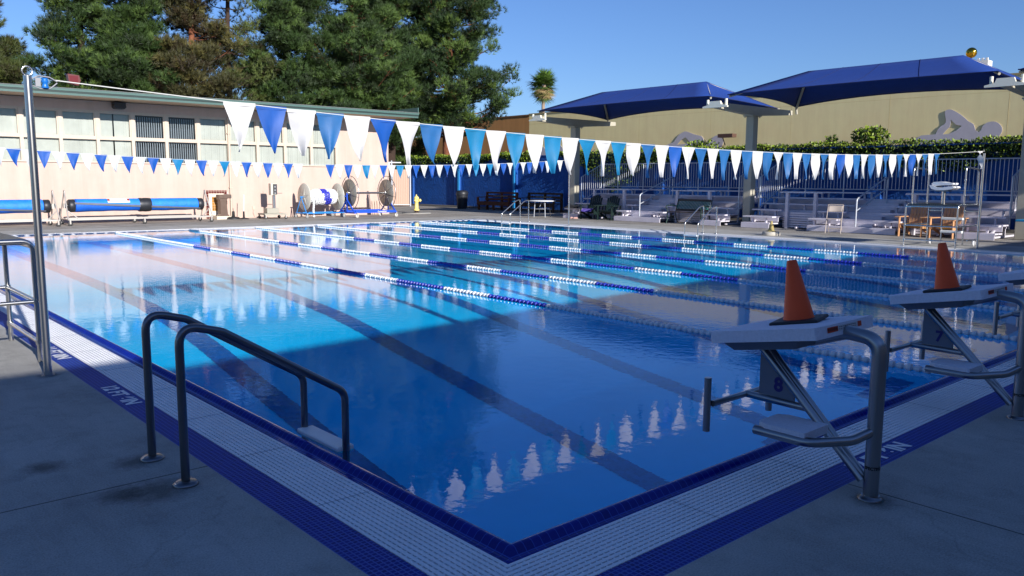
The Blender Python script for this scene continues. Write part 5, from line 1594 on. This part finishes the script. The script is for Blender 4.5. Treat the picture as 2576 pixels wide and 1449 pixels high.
def pine(label, x, y, H, zb, Rf, kind, dens=1.0, nd=1.0, trunk=M_BARKD, seed=0, tr=0.32, sparse=0.0):
    rng = np.random.default_rng(seed)
    t = thing('pine_tree', label, 'pine tree', (x, y, 0), 0, 'tall pines behind the cream building')
    lean = rng.uniform(-0.012, 0.012, 2)
    m = MB(); n = 14
    tx = lambda z: (lean[0] * z + 0.1 * math.sin(z * 0.5 + seed), lean[1] * z)
    m.tube([(*tx(H * i / n), H * i / n - 0.02) for i in range(n + 1)], [tr * (1 - 0.85 * (i / n)) for i in range(n + 1)], 10)
    m.build('trunk', trunk, t)
    lm = MB(); tips = []; 
    z = zb
    while z < H:
        for q in range(rng.integers(3, 6)):
            if rng.random() < sparse: continue
            a = rng.uniform(0, 2 * PI); R = Rf(z / H) * rng.uniform(0.55, 1.12)
            if R < 0.4: continue
            x0_, y0_ = tx(z); pts = []; K = 6; droop = rng.uniform(-0.12, 0.12)
            for k in range(K + 1):
                s = k / K
                pts.append(Vector((x0_ + math.cos(a) * R * s + 0.2 * math.sin(s * 4 + a * 3) * s, y0_ + math.sin(a) * R * s, z + R * (droop * s + 0.30 * s ** 2.2 - 0.10 * math.sin(PI * s)))))
            lm.tube(pts, [max(0.012, 0.055 * (1 - s_ / K) * (R / 3) ** 0.5 + 0.008) for s_ in range(K + 1)], 5, cap=False)
            nb = int(R * 2.0) + 1
            for b_ in range(nb):
                s = rng.uniform(0.32, 1.0); kk = min(K - 1, int(s * K)); fr = s * K - kk
                p = pts[kk] * (1 - fr) + pts[kk + 1] * fr
                side = rng.choice([-1, 1]); aa = a + side * rng.uniform(0.35, 1.2); ll = rng.uniform(0.3, 0.95) * (0.45 + 0.55 * R / 4)
                e = p + Vector((math.cos(aa) * ll, math.sin(aa) * ll, ll * rng.uniform(0.05, 0.55)))
                lm.tube([p, (p + e) * 0.5 + Vector((0, 0, -0.03)), e], [0.014, 0.01, 0.006], 4, cap=False)
                tips.append((e, rng.uniform(0.32, 0.62)))
            tips.append((pts[-1], rng.uniform(0.3, 0.5)))
        z += rng.uniform(0.28, 0.46) / dens
    lm.build('limbs', trunk, t)
    # tufts round every tip
    C_ = []; D_ = []; hue = []
    for e, r in tips:
        k = int(rng.integers(17, 27) * nd * (r / 0.42) ** 1.7)
        d = rng.normal(size=(k, 3)); d /= np.linalg.norm(d, axis=1)[:, None]
        P = np.array(e) + d * r * np.array([1.15, 1.15, 0.68]) * (rng.random(k) ** 0.45)[:, None]
        C_.append(P); dd = d * 0.7 + np.array([0, 0, 0.75]); D_.append(dd / np.linalg.norm(dd, axis=1)[:, None])
        hue.append(np.full(k, rng.random()))
    C_ = np.concatenate(C_); D_ = np.concatenate(D_); hue = np.concatenate(hue)
    NN = 14; nT = len(C_)
    dirs = np.repeat(D_, NN, 0) * 1.0 + rng.normal(size=(nT * NN, 3)) * 0.42
    dirs /= np.linalg.norm(dirs, axis=1)[:, None]
    base = np.repeat(C_, NN, 0)
    side = np.cross(dirs, rng.normal(size=(nT * NN, 3))); side /= np.linalg.norm(side, axis=1)[:, None]
    Ln = rng.uniform(0.20, 0.36, nT * NN)[:, None]; wn_ = 0.0115
    V = np.stack([base - side * wn_, base + side * wn_, base + dirs * Ln], 1).reshape(-1, 3)
    F = np.arange(len(V)).reshape(-1, 3)
    mi = np.where(hue < 0.25, 2, np.where(hue < 0.8, 0, 1)); mi = np.repeat(mi, NN)
    np_mesh('crown', V, F, list(NM[kind]), t, mi)
    return t
full = lambda R: (lambda s: R * (0.82 + 0.18 * math.sin(s * 22)) * max(0.0, 1 - s) ** 0.38)
pine('large dark pine at the right end of the row with a reddish trunk showing', 32.4, 43.2, 21, 4.6, full(4.9), 'dark', 1.2, 1.15, M_BARK, 3, 0.42)
pine('shadowy dark pine standing between the two biggest pines', 28.6, 44.6, 22, 4.0, full(3.6), 'dark', 1.15, 1.2, M_BARKD, 4, 0.36)
pine('big dense green pine in the middle of the row', 24.6, 42.6, 21, 4.0, full(4.3), 'green', 1.3, 1.25, M_BARK, 5, 0.36)
pine('dense green pine rising above the first large pennants', 20.7, 43.5, 20, 4.0, full(3.2), 'green', 1.3, 1.35, M_BARKD, 6, 0.33)
pine('thin sparse pine with sky showing through its branches', 17.2, 43.5, 19, 4.4, full(2.9), 'olive', 0.8, 0.45, M_BARKD, 7, 0.22, 0.35)
pine('brownish dying pine left of the sparse pine', 14.8, 42.5, 19, 4.4, full(2.5), 'brown', 1.2, 1.1, M_BARK, 8, 0.26, 0.05)
pine('broad green pine left of the brown pine, above the roof', 12.0, 43.8, 18, 4.2, full(2.6), 'green', 1.3, 1.3, M_BARKD, 9, 0.3, 0.0)
pine('bluish green pine just right of the gap of sky at left', 10.1, 46.5, 20, 4.4, full(2.7), 'dark', 1.1, 0.9, M_BARKD, 10, 0.28, 0.15)
pine('olive brown pine cut off by the upper left picture corner', 4.6, 43.0, 17, 4.0, full(2.2), 'olive', 1.3, 1.2, M_BARKD, 12, 0.3)
pine('low young pine behind the roof at far left', 6.5, 47.5, 8.4, 3.6, full(2.6), 'olive', 1.2, 0.9, M_BARKD, 13, 0.2)
pine('dark undergrowth pine behind the right end of the roof', 30.2, 47.6, 9.5, 1.6, full(3.6), 'dark', 1.2, 1.2, M_BARKD, 14, 0.25)

# fan palm
t = thing('palm_tree', 'small distant fan palm alone against the sky', 'palm tree', (75.0, 78.4, 0))
m = MB(); m.tube([(-0.9, -0.9, 0), (-0.5, -0.5, 6), (-0.1, 0, 12.8), (0, 0, 14.2)], [0.38, 0.27, 0.22, 0.3], 12); m.build('trunk', mat('palm_trunk', hexc('9c8875'), 0.9, noise=0.15, nscale=2), t)
M_PALM = [mat('palm_green', hexc('5d7a2e'), 0.5, noise=0.25, nscale=1), mat('palm_dry', hexc('b39a6a'), 0.8, noise=0.2, nscale=1), mat('palm_dark', hexc('39501f'), 0.6)]
V = []; F = []; MI = []
rg = np.random.default_rng(5)
for k in range(150):
    az = rg.uniform(0, 2 * PI); el = rg.uniform(-1.25, 1.35)
    dry = el < -0.2 and rg.random() < 0.75
    d = np.array([math.cos(az) * math.cos(el), math.sin(az) * math.cos(el), math.sin(el)])
    st = np.array([0, 0, 14.3]); ln_ = rg.uniform(0.4, 1.7) * (1.0 if el > -0.4 else 0.8)
    c = st + d * ln_ + np.array([0, 0, -0.25])
    sidev = np.cross(d, [0, 0, 1.0]); sidev /= np.linalg.norm(sidev) + 1e-6
    upv = np.cross(sidev, d); R = rg.uniform(1.0, 1.55)
    for j in range(15):
        a = -1.5 + 3.0 * j / 14
        dd = d * math.cos(a) + sidev * math.sin(a); tip = c + dd * R + upv * (-0.12) * rg.random() + np.array([0, 0, -0.42 * R * (abs(a) / 1.5 + 0.3) * rg.random()])
        w_ = np.cross(dd, upv); w_ /= np.linalg.norm(w_) + 1e-6
        o = len(V); V += [c - w_ * 0.08 + dd * 0.05, c + w_ * 0.08 + dd * 0.05, tip]; F.append((o, o + 1, o + 2)); MI.append(1 if dry else (0 if rg.random() < 0.6 else 2))
np_mesh('fronds', np.array(V), np.array(F), M_PALM, t, MI)
